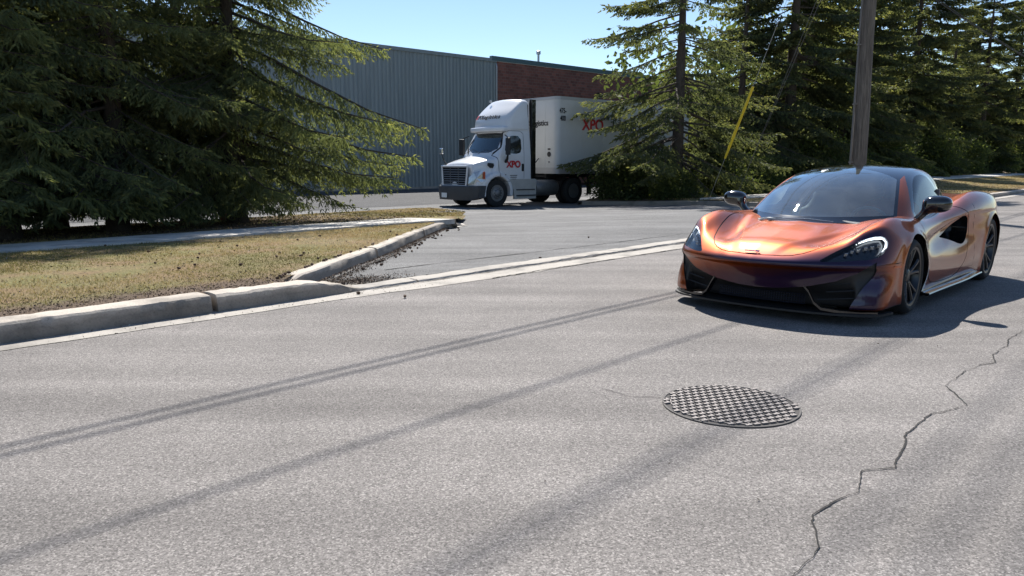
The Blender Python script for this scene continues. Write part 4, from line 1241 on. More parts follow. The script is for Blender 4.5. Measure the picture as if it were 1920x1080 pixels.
M['disc'] = simple('brake_disc', (.22, .22, .22), .35, .9)
M['drl'] = simple('lamp_strip', (.9, .93, 1), .3)
q_ = M['drl'].node_tree.nodes['Principled BSDF']; q_.inputs['Emission Color'].default_value = (.86, .93, 1, 1); q_.inputs['Emission Strength'].default_value = 2.2
M['chrome'] = simple('chrome', (.75, .75, .76), .12, 1.0)
M['amber'] = simple('amber_reflector', (.65, .11, .01), .3)
M['leather'] = simple('dark_leather', (.14, .14, .14), .55, bump=.1, vscale=20)
M['leather_grey'] = simple('grey_leather', (.40, .41, .41), .6)
M['mesh'] = simple('grille_mesh', (.022, .026, .045), .4, .5)
M['white_sticker'] = simple('white_sticker', (.75, .78, .78), .6)

CAR_YAW = R(-133.2); CAR_XY = (2.712, 6.986)
car = tag(empty('sports_car', (CAR_XY[0], CAR_XY[1], 0), CAR_YAW), 'low metallic orange sports car with a black roof and dark wheels, driving towards the camera', 'car')
def cp(name, P, mat, parent=car, grad=None, both=True, mats=None, fmat=None, smooth=True):
    """car part from a half patch; mirrored when both"""
    V, T = P
    if len(T) == 0: return None
    if both:
        fm = None if fmat is None else np.concatenate([fmat, fmat])
        nv = grad(V) if grad is not None else None
        V2, T2 = mirror(P); n2 = None
        if nv is not None: n2 = nv.copy(); n2[:, 1] *= -1; nv = np.concatenate([nv, n2])
        V, T = join((V, T), (V2, T2))
    else:
        nv = grad(V) if grad is not None else None; fm = fmat
    return mk(name, V, T, mat, parent, smooth, normals=nv, mats=mats, fmat=fm)

h_ = .0125
ys_ = np.arange(-h_ / 2, 1.05, h_)
xs_ = np.arange(-3.62, 1.18, h_); zs_ = np.arange(.05, 1.06, h_)
VB, QB, gB = isosurf(body_field(xs_, ys_, zs_), xs_, ys_, zs_)
VB[np.abs(VB[:, 1]) < h_ * .75, 1] = 0
# orient outwards
TB = tris(QB); a_ = VB[TB]; fn_ = np.cross(a_[:, 1] - a_[:, 0], a_[:, 2] - a_[:, 0]); flip = (fn_ * gB(a_.mean(1))).sum(1).mean() < 0
if flip: TB = TB[:, ::-1].copy()
B = (VB, TB)
SH = cub
# wheel openings
def arch(xw, zw, Rr): return lambda V: np.maximum(np.hypot(V[:, 0] - xw, V[:, 2] - zw) - Rr, .62 - np.abs(V[:, 1]))
_, B = cut(B, arch(0, .325, .362)); _, B = cut(B, arch(-2.67, .345, .392))
# cabin opening under the greenhouse
cab_o = [(.02, -.1), (.02, .20), (-.10, .50), (-.26, .66), (-.6, .70), (-1.3, .70), (-1.75, .66), (-1.85, .3), (-1.85, -.1)]
_, B = cut(B, lambda V: np.maximum(psdf(cab_o, V[:, 0], V[:, 1]), .70 - V[:, 2]))
# headlights
HL = spoly([(.505, .505), (.555, .548), (.607, .592), (.70, .652), (.78, .690), (.842, .694), (.880, .640), (.874, .545), (.82, .522), (.738, .516), (.60, .503)], 1)
hl_f = lambda V: np.maximum(psdf(HL, V[:, 1], V[:, 2]), .25 - V[:, 0])
HLP, B = cut(B, hl_f)
# lower black front
BK = [(-.1, .245), (.16, .255), (.40, .288), (.62, .348), (.75, .412), (.835, .478), (.862, .505), (.862, .44), (.848, .39), (.80, .31), (.752, .207), (.725, .14), (.71, .02), (-.1, .02)]
bk_f = lambda V: np.maximum(psdf(BK, V[:, 1], V[:, 2]), .35 - V[:, 0])
BKP, B = cut(B, bk_f)
# door intake
IN = [(-1.00, .585), (-1.12, .600), (-1.30, .652), (-1.50, .715), (-1.665, .765), (-1.735, .725), (-1.765, .61), (-1.71, .52), (-1.60, .482), (-1.50, .488), (-1.37, .520), (-1.20, .555)]
in_f = lambda V: np.maximum(psdf(spoly(IN, 1), V[:, 0], V[:, 2]), .5 - V[:, 1])
INP, B = cut(B, in_f)
# hood, door, front clip seams
HD = spoly([(1.052, -.2), (1.052, .05), (1.02, .28), (.94, .41), (.78, .51), (.50, .60), (.2, .665), (-.05, .70), (-.25, .69), (-.26, .3), (-.26, -.2)], 1)
hd_f = lambda V: np.maximum(psdf(HD, V[:, 0], V[:, 1]), .497 - V[:, 2])
DR = spoly([(-.40, .86), (-.34, .74), (-.30, .60), (-.34, .42), (-.50, .22), (-.8, .185), (-1.40, .185), (-1.62, .30), (-1.76, .48), (-1.80, .62), (-1.74, .76), (-1.60, .83), (-1.40, .90), (-.9, .90)], 1)
dr_f = lambda V: np.maximum(psdf(DR, V[:, 0], V[:, 2]), .60 - V[:, 1])
gap = .0042
HOOD, r_ = cut(B, lambda V: hd_f(V) + gap); seamH, B = cut(r_, lambda V: hd_f(V) - gap)
DOOR, r_ = cut(B, lambda V: dr_f(V) + gap); seamD, B = cut(r_, lambda V: dr_f(V) - gap)
# bumper seam from the headlamp corner down over the wheel arch, and fuel/clamshell seam at the rear
ln = lambda V: np.maximum(np.abs(V[:, 2] - (.485 + .05 * (V[:, 0] - .55))) - gap, np.maximum(V[:, 0] - .58, .33 - V[:, 0]))
seamB, B = cut(B, ln)
ln2 = lambda V: np.maximum(np.maximum(np.abs(V[:, 0] + 1.93 - .12 * (V[:, 2] - .5)) - gap, .70 - V[:, 1]), .22 - V[:, 2])
seamC, B = cut(B, ln2)
seams = join(*[s for s in (seamH, seamD, seamB, seamC) if len(s[1])])
def inset(P, d):   # push along the surface normal
    V, T = P; return V - gB(V) * d, T
cp('body', B, M['paint'], grad=gB)
cp('hood', HOOD, M['paint'], grad=gB)
cp('panel_gap', inset(seams, .004), M['seam'], grad=gB)
for sgn in (1, -1):
    D_ = DOOR if sgn > 0 else mirror(DOOR)
    nv = gB(DOOR[0]).copy(); nv[:, 1] *= sgn
    dj = mk('door', D_[0], D_[1], M['paint'], car, True, normals=nv)
    fl, wl_ = recess(INP, lambda V: np.stack([0 * V[:, 0], -(.015 + .13 * smst(-1.0, -1.65, V[:, 0])), 0 * V[:, 0]], 1))
    P_ = join(fl, wl_); P_ = P_ if sgn > 0 else mirror(P_)
    mk('side_intake', P_[0], P_[1], M['gloss_black'], car, False)
# headlight: dark bowl, lit strip, lens
for sgn in (1, -1):
    f = (lambda P: P) if sgn > 0 else mirror
    hroot = tag(empty('headlight', (0, 0, 0), 0, car))
    fl, wl_ = recess(HLP, lambda V: -gB(V) * .035 + np.array([-.01, 0, 0]))
    P_ = f(join(fl, wl_)); mk('bowl', P_[0], P_[1], M['gloss_black'], hroot, False)
    inner = (HLP[0] - gB(HLP[0]) * .012, HLP[1])
    # comma-shaped running light along the top and outer end
    cen = np.array([(.675, .610), (.705, .640), (.75, .665), (.80, .680), (.838, .678), (.862, .650), (.866, .610), (.858, .575)])
    wid = np.array([.002, .004, .007, .009, .009, .008, .005, .002])
    def drl(V):
        d = np.full(len(V), 9.); 
        for k in range(len(cen) - 1):
            a, b = cen[k], cen[k + 1]; e = b - a; t = np.clip(((V[:, 1] - a[0]) * e[0] + (V[:, 2] - a[1]) * e[1]) / (e @ e), 0, 1)
            d = np.minimum(d, np.hypot(V[:, 1] - a[0] - t * e[0], V[:, 2] - a[1] - t * e[1]) - (wid[k] * (1 - t) + wid[k + 1] * t))
        return d
    dp, _ = cut(inner, drl); P_ = f(dp); mk('light_strip', P_[0], P_[1], M['drl'], hroot, True)
    # row of small reflector cells under the strip
    for k in range(6):
        cells = MB()
        yy = .655 + .034 * k; zz = .560 + .013 * k
        i = np.argmin((inner[0][:, 1] - yy) ** 2 + (inner[0][:, 2] - zz) ** 2); p_ = inner[0][i]
        cells.box((p_[0] - .012, sgn * p_[1], p_[2]), (.018, .026, .022), bev=.004)
        cells.box((p_[0] - .010, sgn * (p_[1] - .002), p_[2] - .012), (.014, .020, .007))
        cells.build('reflector', M['chrome'], hroot)
    P_ = f((HLP[0] + gB(HLP[0]) * 0, HLP[1])); nv = gB(HLP[0]).copy(); nv[:, 1] *= sgn
    mk('lens', P_[0], P_[1], M['lens'], hroot, True, normals=nv)
    # amber side marker
    i = np.argmin((B[0][:, 0] - .44) ** 2 + (B[0][:, 2] - .452) ** 2 + (B[0][:, 1] < .7) * 9)
    mp_, _ = cut(B, lambda V: np.maximum(psdf([(.40, .438), (.54, .448), (.53, .466), (.38, .456)], V[:, 0], V[:, 2]), .7 - V[:, 1]))
    if len(mp_[1]):
        P_ = f((mp_[0] + gB(mp_[0]) * .003, mp_[1])); mk('side_marker', P_[0], P_[1], M['amber'], car, True)
# lower front: recessed black cavity
fl, wl_ = recess(BKP, lambda V: np.stack([-.020 - .14 * smst(.40, .12, V[:, 2]) * (1 - smst(.70, .76, V[:, 1])), 0 * V[:, 0], 0 * V[:, 0]], 1))
cp('front_intake', join(fl, wl_), M['black_plastic'], smooth=False)
# grille screens and blades inside the intake
def nose_x(y, z): 
    qq = cub(np.array(QY), np.array(QL), np.array([abs(y)]))[0]; uu = cub(np.array(QY), np.array(QU), np.array([abs(y)]))[0]
    wz = float(smst(.20, .50, z)); return float(cub(np.array(NZ), np.array(NX), np.array([z]))[0] + qq * (1 - wz) + uu * wz)
g = MB()
for k in range(-18, 19):
    y = k * .021; g.tube([(nose_x(y, .16) - .075, y, .135), (nose_x(y, .22) - .075, y, .215)], .0028, 4)
for z in (.135, .155, .175, .195, .215):
    g.tube([(nose_x(y, .18) - .072, y, z) for y in np.linspace(-.38, .38, 11)], .0028, 4)
g.build('grille', M['mesh'], car)
for sgn in (1, -1):
    # upright blade dividing the centre opening from the side duct, then running out along the splitter
    path = [(.395, .295), (.43, .25), (.475, .165), (.53, .120), (.66, .105), (.80, .100), (.90, .100)]
    V_, F_ = [], []
    for (y, z) in path:
        x = nose_x(y, z) + .004; t = .05
        V_ += [(x, sgn * y, z + .010), (x - t, sgn * (y - .012), z + .010), (x - t, sgn * (y - .012), z - .010), (x, sgn * y, z - .010)]
    for k in range(len(path) - 1):
        for a in range(4): F_.append((4 * k + a, 4 * k + (a + 1) % 4, 4 * k + 4 + (a + 1) % 4, 4 * k + 4 + a))
    F_ += [(0, 1, 2, 3), tuple(4 * (len(path) - 1) + a for a in (3, 2, 1, 0))]
    MB().add(V_, F_).build('intake_blade', M['gloss_black'], car, smooth=True)
    fin = MB()
    for z in (.185, .245, .305):
        fin.tube([(nose_x(y, z) - .05, sgn * y, z + (y - .5) * .12) for y in np.linspace(.48 if z < .2 else .54, .74, 5)], .006, 6)
    fin.build('duct_fin', M['black_plastic'], car)
# splitter plate
yy = np.linspace(-.955, .955, 61); prof_o = [(nose_x(y, .10) + .035 - .05 * smst(.90, .955, abs(y)), y) for y in yy]
poly = prof_o + [(.52, .955), (.50, .80), (.62, .5), (.66, 0), (.62, -.5), (.50, -.80), (.52, -.955)]
MB().prism(poly, .078, .094).build('front_splitter', M['black_plastic'], car)
# side skirts
for sgn in (1, -1):
    V_ = []; F_ = []; xs2 = np.linspace(-.42, -2.24, 24)
    for x in xs2:
        wdt = .972 + .028 * smst(-.42, -1.9, x) ; zz = .105 + .012 * smst(-1.5, -2.2, x)
        V_ += [(x, sgn * (wdt - .06), zz + .034), (x, sgn * (wdt - .045), zz + .026), (x, sgn * (wdt - .005), zz + .026), (x, sgn * wdt, zz + .016), (x, sgn * (wdt - .01), zz), (x, sgn * (wdt - .14), zz)]
    for k in range(len(xs2) - 1):
        for a in range(6): F_.append((6 * k + a, 6 * k + (a + 1) % 6, 6 * k + 6 + (a + 1) % 6, 6 * k + 6 + a))
    F_ += [tuple(range(6)), tuple(6 * (len(xs2) - 1) + a for a in range(5, -1, -1))]
    MB().add(V_, F_).build('side_skirt', M['gloss_black'], car, smooth=True, angle=25)
# badge on the nose, fuel cap line, number panel area left plain
bx_ = MB()
for k, (y0, y1, t) in enumerate(((-.085, .01, .004), (.01, .040, .007))):
    bx_.box((1.030 - .004 * k, (y0 + y1) / 2, .5560), (.006, y1 - y0, t * 2), RY(R(-28)))
bx_.build('badge', M['chrome'], car)

# ---------------------------------------------------------------- greenhouse
hg = .0125
xg = np.arange(-3.5, .3, hg); yg_ = np.arange(-hg / 2, .86, hg); zg = np.arange(.60, 1.30, hg)
VG, QG, gG = isosurf(green_field(xg, yg_, zg), xg, yg_, zg)
VG[np.abs(VG[:, 1]) < hg * .75, 1] = 0
TG = tris(QG); a_ = VG[TG]; fn_ = np.cross(a_[:, 1] - a_[:, 0], a_[:, 2] - a_[:, 0])
if (fn_ * gG(a_.mean(1))).sum(1).mean() < 0: TG = TG[:, ::-1].copy()
G = (VG, TG)
_, G = cut(G, lambda V: V[:, 0] + 3.22)
_, G = cut(G, lambda V: np.maximum(V[:, 2] - .66, -9 + 0 * V[:, 0]))     # drop the floor
_, G = cut(G, lambda V: np.maximum(V[:, 2] - .745, np.maximum(-2.0 - V[:, 0], V[:, 0] - .4)))
def ws_f(V):
    ay = np.abs(V[:, 1]); xt_ = -.955 + .44 * ay ** 2
    ya = np.interp(V[:, 0], [-1.1, -.82, -.30, .0, .2], [.50, .535, .685, .735, .75])
    return np.maximum(xt_ - V[:, 0], ay - ya)
WS, G = cut(G, ws_f)
WSG, WSF = cut(WS, lambda V: np.maximum(ws_f(V) + .030, .812 + .045 * np.abs(V[:, 1]) ** 2 - V[:, 2] - .02))
cp('windscreen', WSG, M['wscreen'], grad=gG)
cp('windscreen_frit', WSF, M['gloss_black'], grad=gG)
SW = spoly([(-.56, .80), (-.70, .95), (-.86, 1.065), (-1.02, 1.135), (-1.22, 1.165), (-1.42, 1.15), (-1.60, 1.075), (-1.67, 1.0), (-1.62, .90), (-1.48, .80), (-1.2, .79), (-.8, .785)], 1)
side = lambda V: .45 - V[:, 1] - .0
SWP, G = cut(G, lambda V: np.maximum(psdf(SW, V[:, 0], V[:, 2]), side(V)))
SWF, G = cut(G, lambda V: np.maximum(psdf(SW, V[:, 0], V[:, 2]) - .042, side(V)))
QW = [(-1.72, .84), (-1.76, 1.03), (-1.86, 1.06), (-2.28, .955), (-2.30, .90)]
QWP, G = cut(G, lambda V: np.maximum(psdf(QW, V[:, 0], V[:, 2]), .40 - V[:, 1]))
for sgn in (1, -1):
    for nm, P_ in (('side_window', SWP), ('quarter_window', QWP)):
        nv = gG(P_[0]).copy(); nv[:, 1] *= sgn; P2 = P_ if sgn > 0 else mirror(P_)
        mk(nm, P2[0], P2[1], M['sglass'] if nm == 'side_window' else M['gloss_black'], car, True, normals=nv)
cp('window_frame', SWF, M['gloss_black'], grad=gG)
# black roof between the painted pillars
roof_f = lambda V: np.maximum(V[:, 1] - np.interp(V[:, 0], [-2.4, -1.6, -1.1, -.82, -.3], [.40, .50, .525, .53, .60]), V[:, 0] + .70)
ROOF, PIL = cut(G, roof_f)
RB_, PIL = cut(PIL, lambda V: V[:, 0] + 1.95)      # engine cover and buttress in black behind the cabin
cp('roof', ROOF, M['gloss_black'], grad=gG)
cp('engine_cover', RB_, M['gloss_black'], grad=gG)
cp('pillar', PIL, M['paint'], grad=gG)
# windscreen sticker and mirror sensor
def zgreen(x, y):
    X = x + .42 * y * y + .10 * y ** 4
    return float(cub(np.array(GX), np.array(GZ), np.array([X]))[0] - .17 * y * y)
def patch(name, x0, x1, y0, y1, mat, off=.004, parent=car):
    V_ = []; 
    for x in np.linspace(x0, x1, 4):
        for y in np.linspace(y0, y1, 4): V_.append((x + off * .5, y, zgreen(x, y) + off))
    F_ = [(4 * i + j, 4 * i + j + 1, 4 * i + j + 5, 4 * i + j + 4) for i in range(3) for j in range(3)]
    return mk(name, V_, F_, mat, parent)
for k, (x0, x1, y0, y1) in enumerate(((-.88, -.865, -.23, -.16), (-.85, -.835, -.215, -.17), (-.825, -.79, -.205, -.175))):
    patch('sticker', x0, x1, y0, y1, M['white_sticker'])
# wipers parked along the base of the screen
wp = MB()
def wline(pts, r, up=.02): wp.tube([(x, y, zgreen(x, y) + up) for x, y in pts], r, 6)
wline([(-.02, -.64), (.03, -.55), (.075, -.36), (.10, -.25)], [.010, .009, .007, .006], .020)
wline([(.10, -.32), (.125, -.10), (.125, .10), (.10, .28)], [.006, .007, .007, .005], .018)
wline([(-.02, -.60), (.00, -.45), (.07, -.20)], [.006, .006, .004], .012)
wp.box((.085, -.31, zgreen(.085, -.31) + .022), (.04, .05, .018), bev=.004)
wp.build('wiper', M['galv'], car, smooth=True)
# door mirrors
def blob(fn, lo, hi, h):
    X_, Y_, Z_ = (np.arange(lo[k], hi[k] + h, h) for k in range(3))
    F = fn(X_[:, None, None], Y_[None, :, None], Z_[None, None, :]); V, Q, g = isosurf(F, X_, Y_, Z_)
    T = tris(Q); a = V[T]; n = np.cross(a[:, 1] - a[:, 0], a[:, 2] - a[:, 0])
    if (n * g(a.mean(1))).sum(1).mean() < 0: T = T[:, ::-1].copy()
    return V, T, g
def mir(x, y, z):
    xx = (x + .475) / .085; yy = (y - .955) / .118; zz = (z - .915 - .05 * (y - .955)) / (.076 - .03 * (y - .955))
    e = (np.abs(xx) ** 2.3 + np.abs(yy) ** 2.6 + np.abs(zz) ** 2.4) ** (1 / 2.4) - 1
    e = smax(e * .07, -(x + .535), .012)
    t = np.clip(((y - .80) * .09 + (z - .77) * .10) / (.09 ** 2 + .10 ** 2), 0, 1)
    st = np.sqrt(((x + .46) / 1.5) ** 2 + (y - .80 - .09 * t) ** 2 + (z - .77 - .10 * t) ** 2) - .030
    return smin(e, st, .03)
Vm, Tm, gm = blob(mir, (-.60, .70, .74), (-.36, 1.10, 1.02), .008)
for sgn in (1, -1):
    nv = gm(Vm).copy(); nv[:, 1] *= sgn; P_ = (Vm, Tm) if sgn > 0 else mirror((Vm, Tm))
    mo = mk('wing_mirror', P_[0], P_[1], M['gloss_black'], car, True, normals=nv)
    mb = MB().box((-.5365, sgn * .955, .917), (.004, .185, .10)); mb.build('mirror_glass', M['chrome'], mo)

# cabin: tub, dash, seats, wheel
MB().box((-.86, 0, .16), (1.75, 1.36, .02)).box((-.86, .69, .44), (1.75, .02, .58)).box((-.86, -.69, .44), (1.75, .02, .58)).box((-1.74, 0, .58), (.03, 1.30, .86)).box((.0, 0, .45), (.02, 1.30, .60)).build('cabin_tub', M['leather'], car)
def dash(x, y, z):
    e = smax(smax(z - (.775 + .03 * np.cos(y * 5)) + .12 * (x + .12) ** 2, -(x + .50) - .02 + .0 * z, .05), .55 - z, .02)
    e = smax(e, x - .03, .03); return smax(e, np.abs(y) - .64, .03)
Vd, Td, gd = blob(dash, (-.56, -.70, .50), (.08, .70, .86), .022)
mk('dashboard', Vd, Td, M['leather'], car, True, normals=gd(Vd))
def seat(x, y, z):
    b = np.clip((z - .30) / .62, 0, 1)
    xb = -1.18 - .30 * b; hw = .235 - .06 * smst(.75, 1.0, b)
    back = smax(smax(np.abs(x - xb) - .055, np.abs(y) - hw, .06), smax(z - .98, .25 - z, .03), .05)
    cush = smax(smax(np.abs(z - .30) - .06, np.abs(y) - .245, .05), np.abs(x + .92) - .27, .05)
    bol = np.sqrt((np.abs(y) - .22) ** 2 + (x - xb - .06) ** 2) - .045; bol = smax(bol, np.abs(z - .58) - .22, .04)
    return smin(smin(back, cush, .04), bol, .03)
Vs_, Ts_, gs_ = blob(seat, (-1.62, -.32, .18), (-.58, .32, 1.04), .022)
for sgn in (1, -1):
    V2 = Vs_.copy(); V2[:, 1] += sgn * .36; mk('seat', V2, Ts_, M['leather_grey'], car, True, normals=gs_(Vs_))
sw_ = empty('steering_wheel', (-.60, .36, .70), 0, car); sw_.rotation_euler = (0, R(-66), 0)
mb = MB(); mb.lathe([(.178 + .014 * math.cos(a), .014 * math.sin(a)) for a in np.linspace(0, 2 * math.pi, 9)[:-1]], 40, None, close=True); mb.build('rim', M['leather_grey'], sw_, smooth=True)
MB().box((0, 0, 0), (.09, .10, .03), bev=.01).box((0, .10, 0), (.03, .13, .012)).box((0, -.10, 0), (.03, .13, .012)).box((-.09, 0, 0), (.13, .03, .012)).build('hub', M['leather_grey'], sw_)
rv = MB().box((-.80, 0, 1.10), (.03, .22, .06), bev=.012).box((-.80, 0, 1.15), (.02, .03, .06)).build('rear_view_mirror', M['black_plastic'], car)

# ---------------------------------------------------------------- wheels
def make_wheel(name, r, wd, rim, parent):
    """wheel local: axis = local y pointing outwards (outer face at y=0)"""
    root = empty(name, (0, 0, 0), 0, parent)
    M4 = Matrix.Rotation(R(-90), 4, 'X')      # lathe z -> +y
    s = .03
    ty = MB().lathe([(rim + .004, -wd + .02), (rim + .03, -wd), (r - .03, -wd + .004), (r - .008, -wd + .03), (r, -wd + .06), (r, -.055), (r - .008, -.028), (r - .03, -.006), (rim + .035, 0), (rim + .008, -.010), (rim + .002, -.025)], 72, M4, close=True)
    ty.build('tyre', M['rubber'], root, smooth=True, angle=50)
    rm = MB().lathe([(rim - .012, -.016), (rim + .010, -.010), (rim + .012, -.018), (rim - .004, -.035), (rim - .018, -.09), (rim - .022, -wd + .02), (rim - .03, -wd + .02), (rim - .030, -.09), (rim - .020, -.03)], 72, M4, close=True)
    rm.build('rim', M['alloy'], root, smooth=True, angle=40)
    sp = MB()
    R1 = rim - .016
    for k in range(5):
        for e in (-1, 1):
            a0 = 2 * math.pi * k / 5 + e * .10; a1 = 2 * math.pi * k / 5 + e * .235
            V_ = []; F_ = []
            for t in np.linspace(0, 1, 6):
                rr = .052 + (R1 - .052) * t; aa = a0 + (a1 - a0) * t ** .8; wv = (.019 - .005 * t + .012 * t ** 6)
                dep = -.020 - .030 * (1 - t) ** 1.2 - .0
                cx, cz = rr * math.sin(aa), rr * math.cos(aa); tx, tz = math.cos(aa), -math.sin(aa)
                V_ += [(cx - tx * wv, dep - .012, cz - tz * wv), (cx - tx * wv * .4, dep, cz - tz * wv * .4), (cx + tx * wv * .4, dep, cz + tz * wv * .4), (cx + tx * wv, dep - .012, cz + tz * wv), (cx + tx * wv * .8, dep - .045, cz + tz * wv * .8), (cx - tx * wv * .8, dep - .045, cz - tz * wv * .8)]
            for q in range(5):
                for a in range(6): F_.append((6 * q + a, 6 * q + (a + 1) % 6, 6 * q + 6 + (a + 1) % 6, 6 * q + 6 + a))
            F_ += [tuple(range(6)), tuple(30 + a for a in range(5, -1, -1))]
            sp.add(V_, F_)
    sp.lathe([(.068, -.095), (.068, -.056), (.055, -.046), (.03, -.042), (.0005, -.040)], 30, M4)
    sp.build('spokes', M['alloy'], root, smooth=True, angle=30)
    bd_ = MB().lathe([(.075, -.10), (.182, -.10), (.182, -.13), (.075, -.13)], 48, M4, close=True); bd_.build('brake_disc', M['disc'], root, smooth=True, angle=30)
    cal = MB(); cal.prism([(.14 * math.cos(a), .14 * math.sin(a)) for a in np.linspace(-.6, .6, 8)] + [(.20 * math.cos(a), .20 * math.sin(a)) for a in np.linspace(.6, -.6, 8)], -.135, -.075, 'y'); cal.build('brake_caliper', M['black_plastic'], root)
    return root
wf = make_wheel('wheel', .322, .235, .245, car); wf.location = (0, .948, .322); wf.rotation_euler = (0, 0, R(1.5))
wr = make_wheel('wheel', .348, .300, .262, car); wr.location = (-2.67, .968, .348)
for src, loc, rz_ in ((wf, (0, -.948, .322), math.pi + R(1.5)), (wr, (-2.67, -.968, .348), math.pi)):
    c = copy_tree(src, car); c.location = loc; c.rotation_euler = (0, R(20), rz_)
# wheel-arch liners
for xw, zw, Rr in ((0, .325, .366), (-2.67, .345, .396)):
    for sgn in (1, -1):
        ll = MB(); n = 24; V_ = []; F_ = []
        for k in range(n + 1):
            a = R(-32) + (math.pi + R(64)) * k / n
            for y in (.925 if xw == 0 else .90, .60): V_.append((xw + Rr * math.cos(a), sgn * y, zw + Rr * math.sin(a)))
        for k in range(n): F_.append((2 * k, 2 * k + 1, 2 * k + 3, 2 * k + 2))
        n0 = len(V_); V_.append((xw, sgn * .60, zw)); 
        for k in range(n): F_.append((2 * k + 1, n0, 2 * k + 3))
        ll.add(V_, F_).build('wheel_arch_liner', M['void'], car)
MB().box((-1.2, 0, .12), (3.8, 1.15, .03)).build('underbody', M['black_plastic'], car)

# ---------------------------------------------------------------- driver
def capsules(caps, k=.03, lo=None, hi=None, h=.012, infl=0.0):
    def fn(x, y, z):
        r = None
        for (a, b, ra, rb) in caps:
            a = np.array(a, float); b = np.array(b, float); e = b - a; L = e @ e + 1e-9
            t = np.clip(((x - a[0]) * e[0] + (y - a[1]) * e[1] + (z - a[2]) * e[2]) / L, 0, 1)
            d = np.sqrt((x - a[0] - t * e[0]) ** 2 + (y - a[1] - t * e[1]) ** 2 + (z - a[2] - t * e[2]) ** 2) - (ra + (rb - ra) * t) - infl
            r = d if r is None else smin(r, d, k if min(ra, rb) > .02 else .008)
        return r
    return blob(fn, lo, hi, h)
skin = simple('skin', (.50, .27, .18), .55); hair = simple('dark_hair', (.02, .015, .012), .7)
shirt = simple('orange_shirt', (.62, .13, .04), .85, var=.1); trou = simple('dark_trousers', (.03, .035, .05), .9)
per = tag(empty('person', (CAR_XY[0], CAR_XY[1], 0), CAR_YAW), 'driver in an orange shirt seated behind the wheel of the orange sports car', 'person')
Y0 = .36
HX, HZ = -1.16, 1.065
body_c = [((HX, Y0, HZ + .01), (HX + .012, Y0, HZ - .045), .088, .070), ((HX + .03, Y0, HZ - .06), (HX + .045, Y0, HZ - .085), .055, .040),   # skull, jaw
          ((HX - .01, Y0, HZ - .08), (HX - .05, Y0, HZ - .18), .055, .060), ((HX - .05, Y0 - .13, HZ - .23), (HX - .05, Y0 + .13, HZ - .23), .07, .07),
          ((HX - .05, Y0, HZ - .24), (-1.10, Y0, .42), .135, .14), ((-1.08, Y0 - .09, .38), (-.62, Y0 - .13, .50), .095, .07), ((-1.08, Y0 + .09, .38), (-.62, Y0 + .13, .50), .095, .07),
          ((-.62, Y0 - .13, .50), (-.25, Y0 - .12, .28), .06, .04), ((-.62, Y0 + .13, .50), (-.25, Y0 + .12, .28), .06, .04)]
arms = []
fing = []
for s_ in (-1, 1):
    sh_ = (HX - .05, Y0 + s_ * .19, HZ - .24); el = (-.93, Y0 + s_ * .27, .66); wr_ = (-.70, Y0 + s_ * .19, .74); pm = (-.635, Y0 + s_ * .185, .765)
    arms += [(sh_, el, .052, .042)]; fing += [(el, wr_, .038, .026), (wr_, pm, .026, .030)]
    for f_ in range(4):
        oy = (f_ - 1.5) * .019
        p0 = (-.615, Y0 + s_ * .185, .765 + oy); p1 = (-.578, Y0 + s_ * (.195 + .012), .772 + oy); p2 = (-.575, Y0 + s_ * .160, .770 + oy)
        fing += [(p0, p1, .0095, .009), (p1, p2, .009, .0075)]
    fing += [((-.64, Y0 + s_ * .165, .775), (-.605, Y0 + s_ * .150, .80), .0115, .009)]
Vp, Tp, gp = capsules(body_c + arms + fing, .035, (-1.36, -.02, .2), (-.18, .74, 1.20), .0125)
# nose, ears, brow pushed out of the same surface
mk('body', Vp, Tp, skin, per, True, normals=gp(Vp))
for nm_, cc_ in (('nose', ((HX + .080, Y0, HZ - .005), (HX + .098, Y0, HZ - .03), .010, .015)), ('ear', ((HX, Y0 + .088, HZ - .01), (HX - .005, Y0 + .09, HZ - .035), .014, .012)), ('ear', ((HX, Y0 - .088, HZ - .01), (HX - .005, Y0 - .09, HZ - .035), .014, .012))):
    Vq, Tq, gq = capsules([cc_], .01, (HX - .04, Y0 - .12, HZ - .08), (HX + .14, Y0 + .12, HZ + .04), .006)
    mk(nm_, Vq, Tq, skin, per, True, normals=gq(Vq))
Vh, Th, gh = blob(lambda x, y, z: smax(np.sqrt((x - HX + .012) ** 2 + (y - Y0) ** 2 + (z - HZ - .018) ** 2) - .098, (x - HX) * .9 - (z - HZ) * 1.0 - .005, .02), (HX - .14, Y0 - .12, HZ - .12), (HX + .1, Y0 + .12, HZ + .14), .010)
mk('hair', Vh, Th, hair, per, True, normals=gh(Vh))
Vt, Tt, gt = capsules([body_c[3], body_c[4]] + [(a, tuple(np.array(a) * .35 + np.array(b) * .65), ra, rb) for a, b, ra, rb in arms], .04, (-1.40, -.06, .22), (-.80, .76, .98), .015, .012)
mk('shirt', Vt, Tt, shirt, per, True, normals=gt(Vt))
Vt, Tt, gt = capsules(body_c[5:], .04, (-1.36, .02, .18), (-.16, .72, .66), .016, .010)
mk('trousers', Vt, Tt, trou, per, True, normals=gt(Vt))
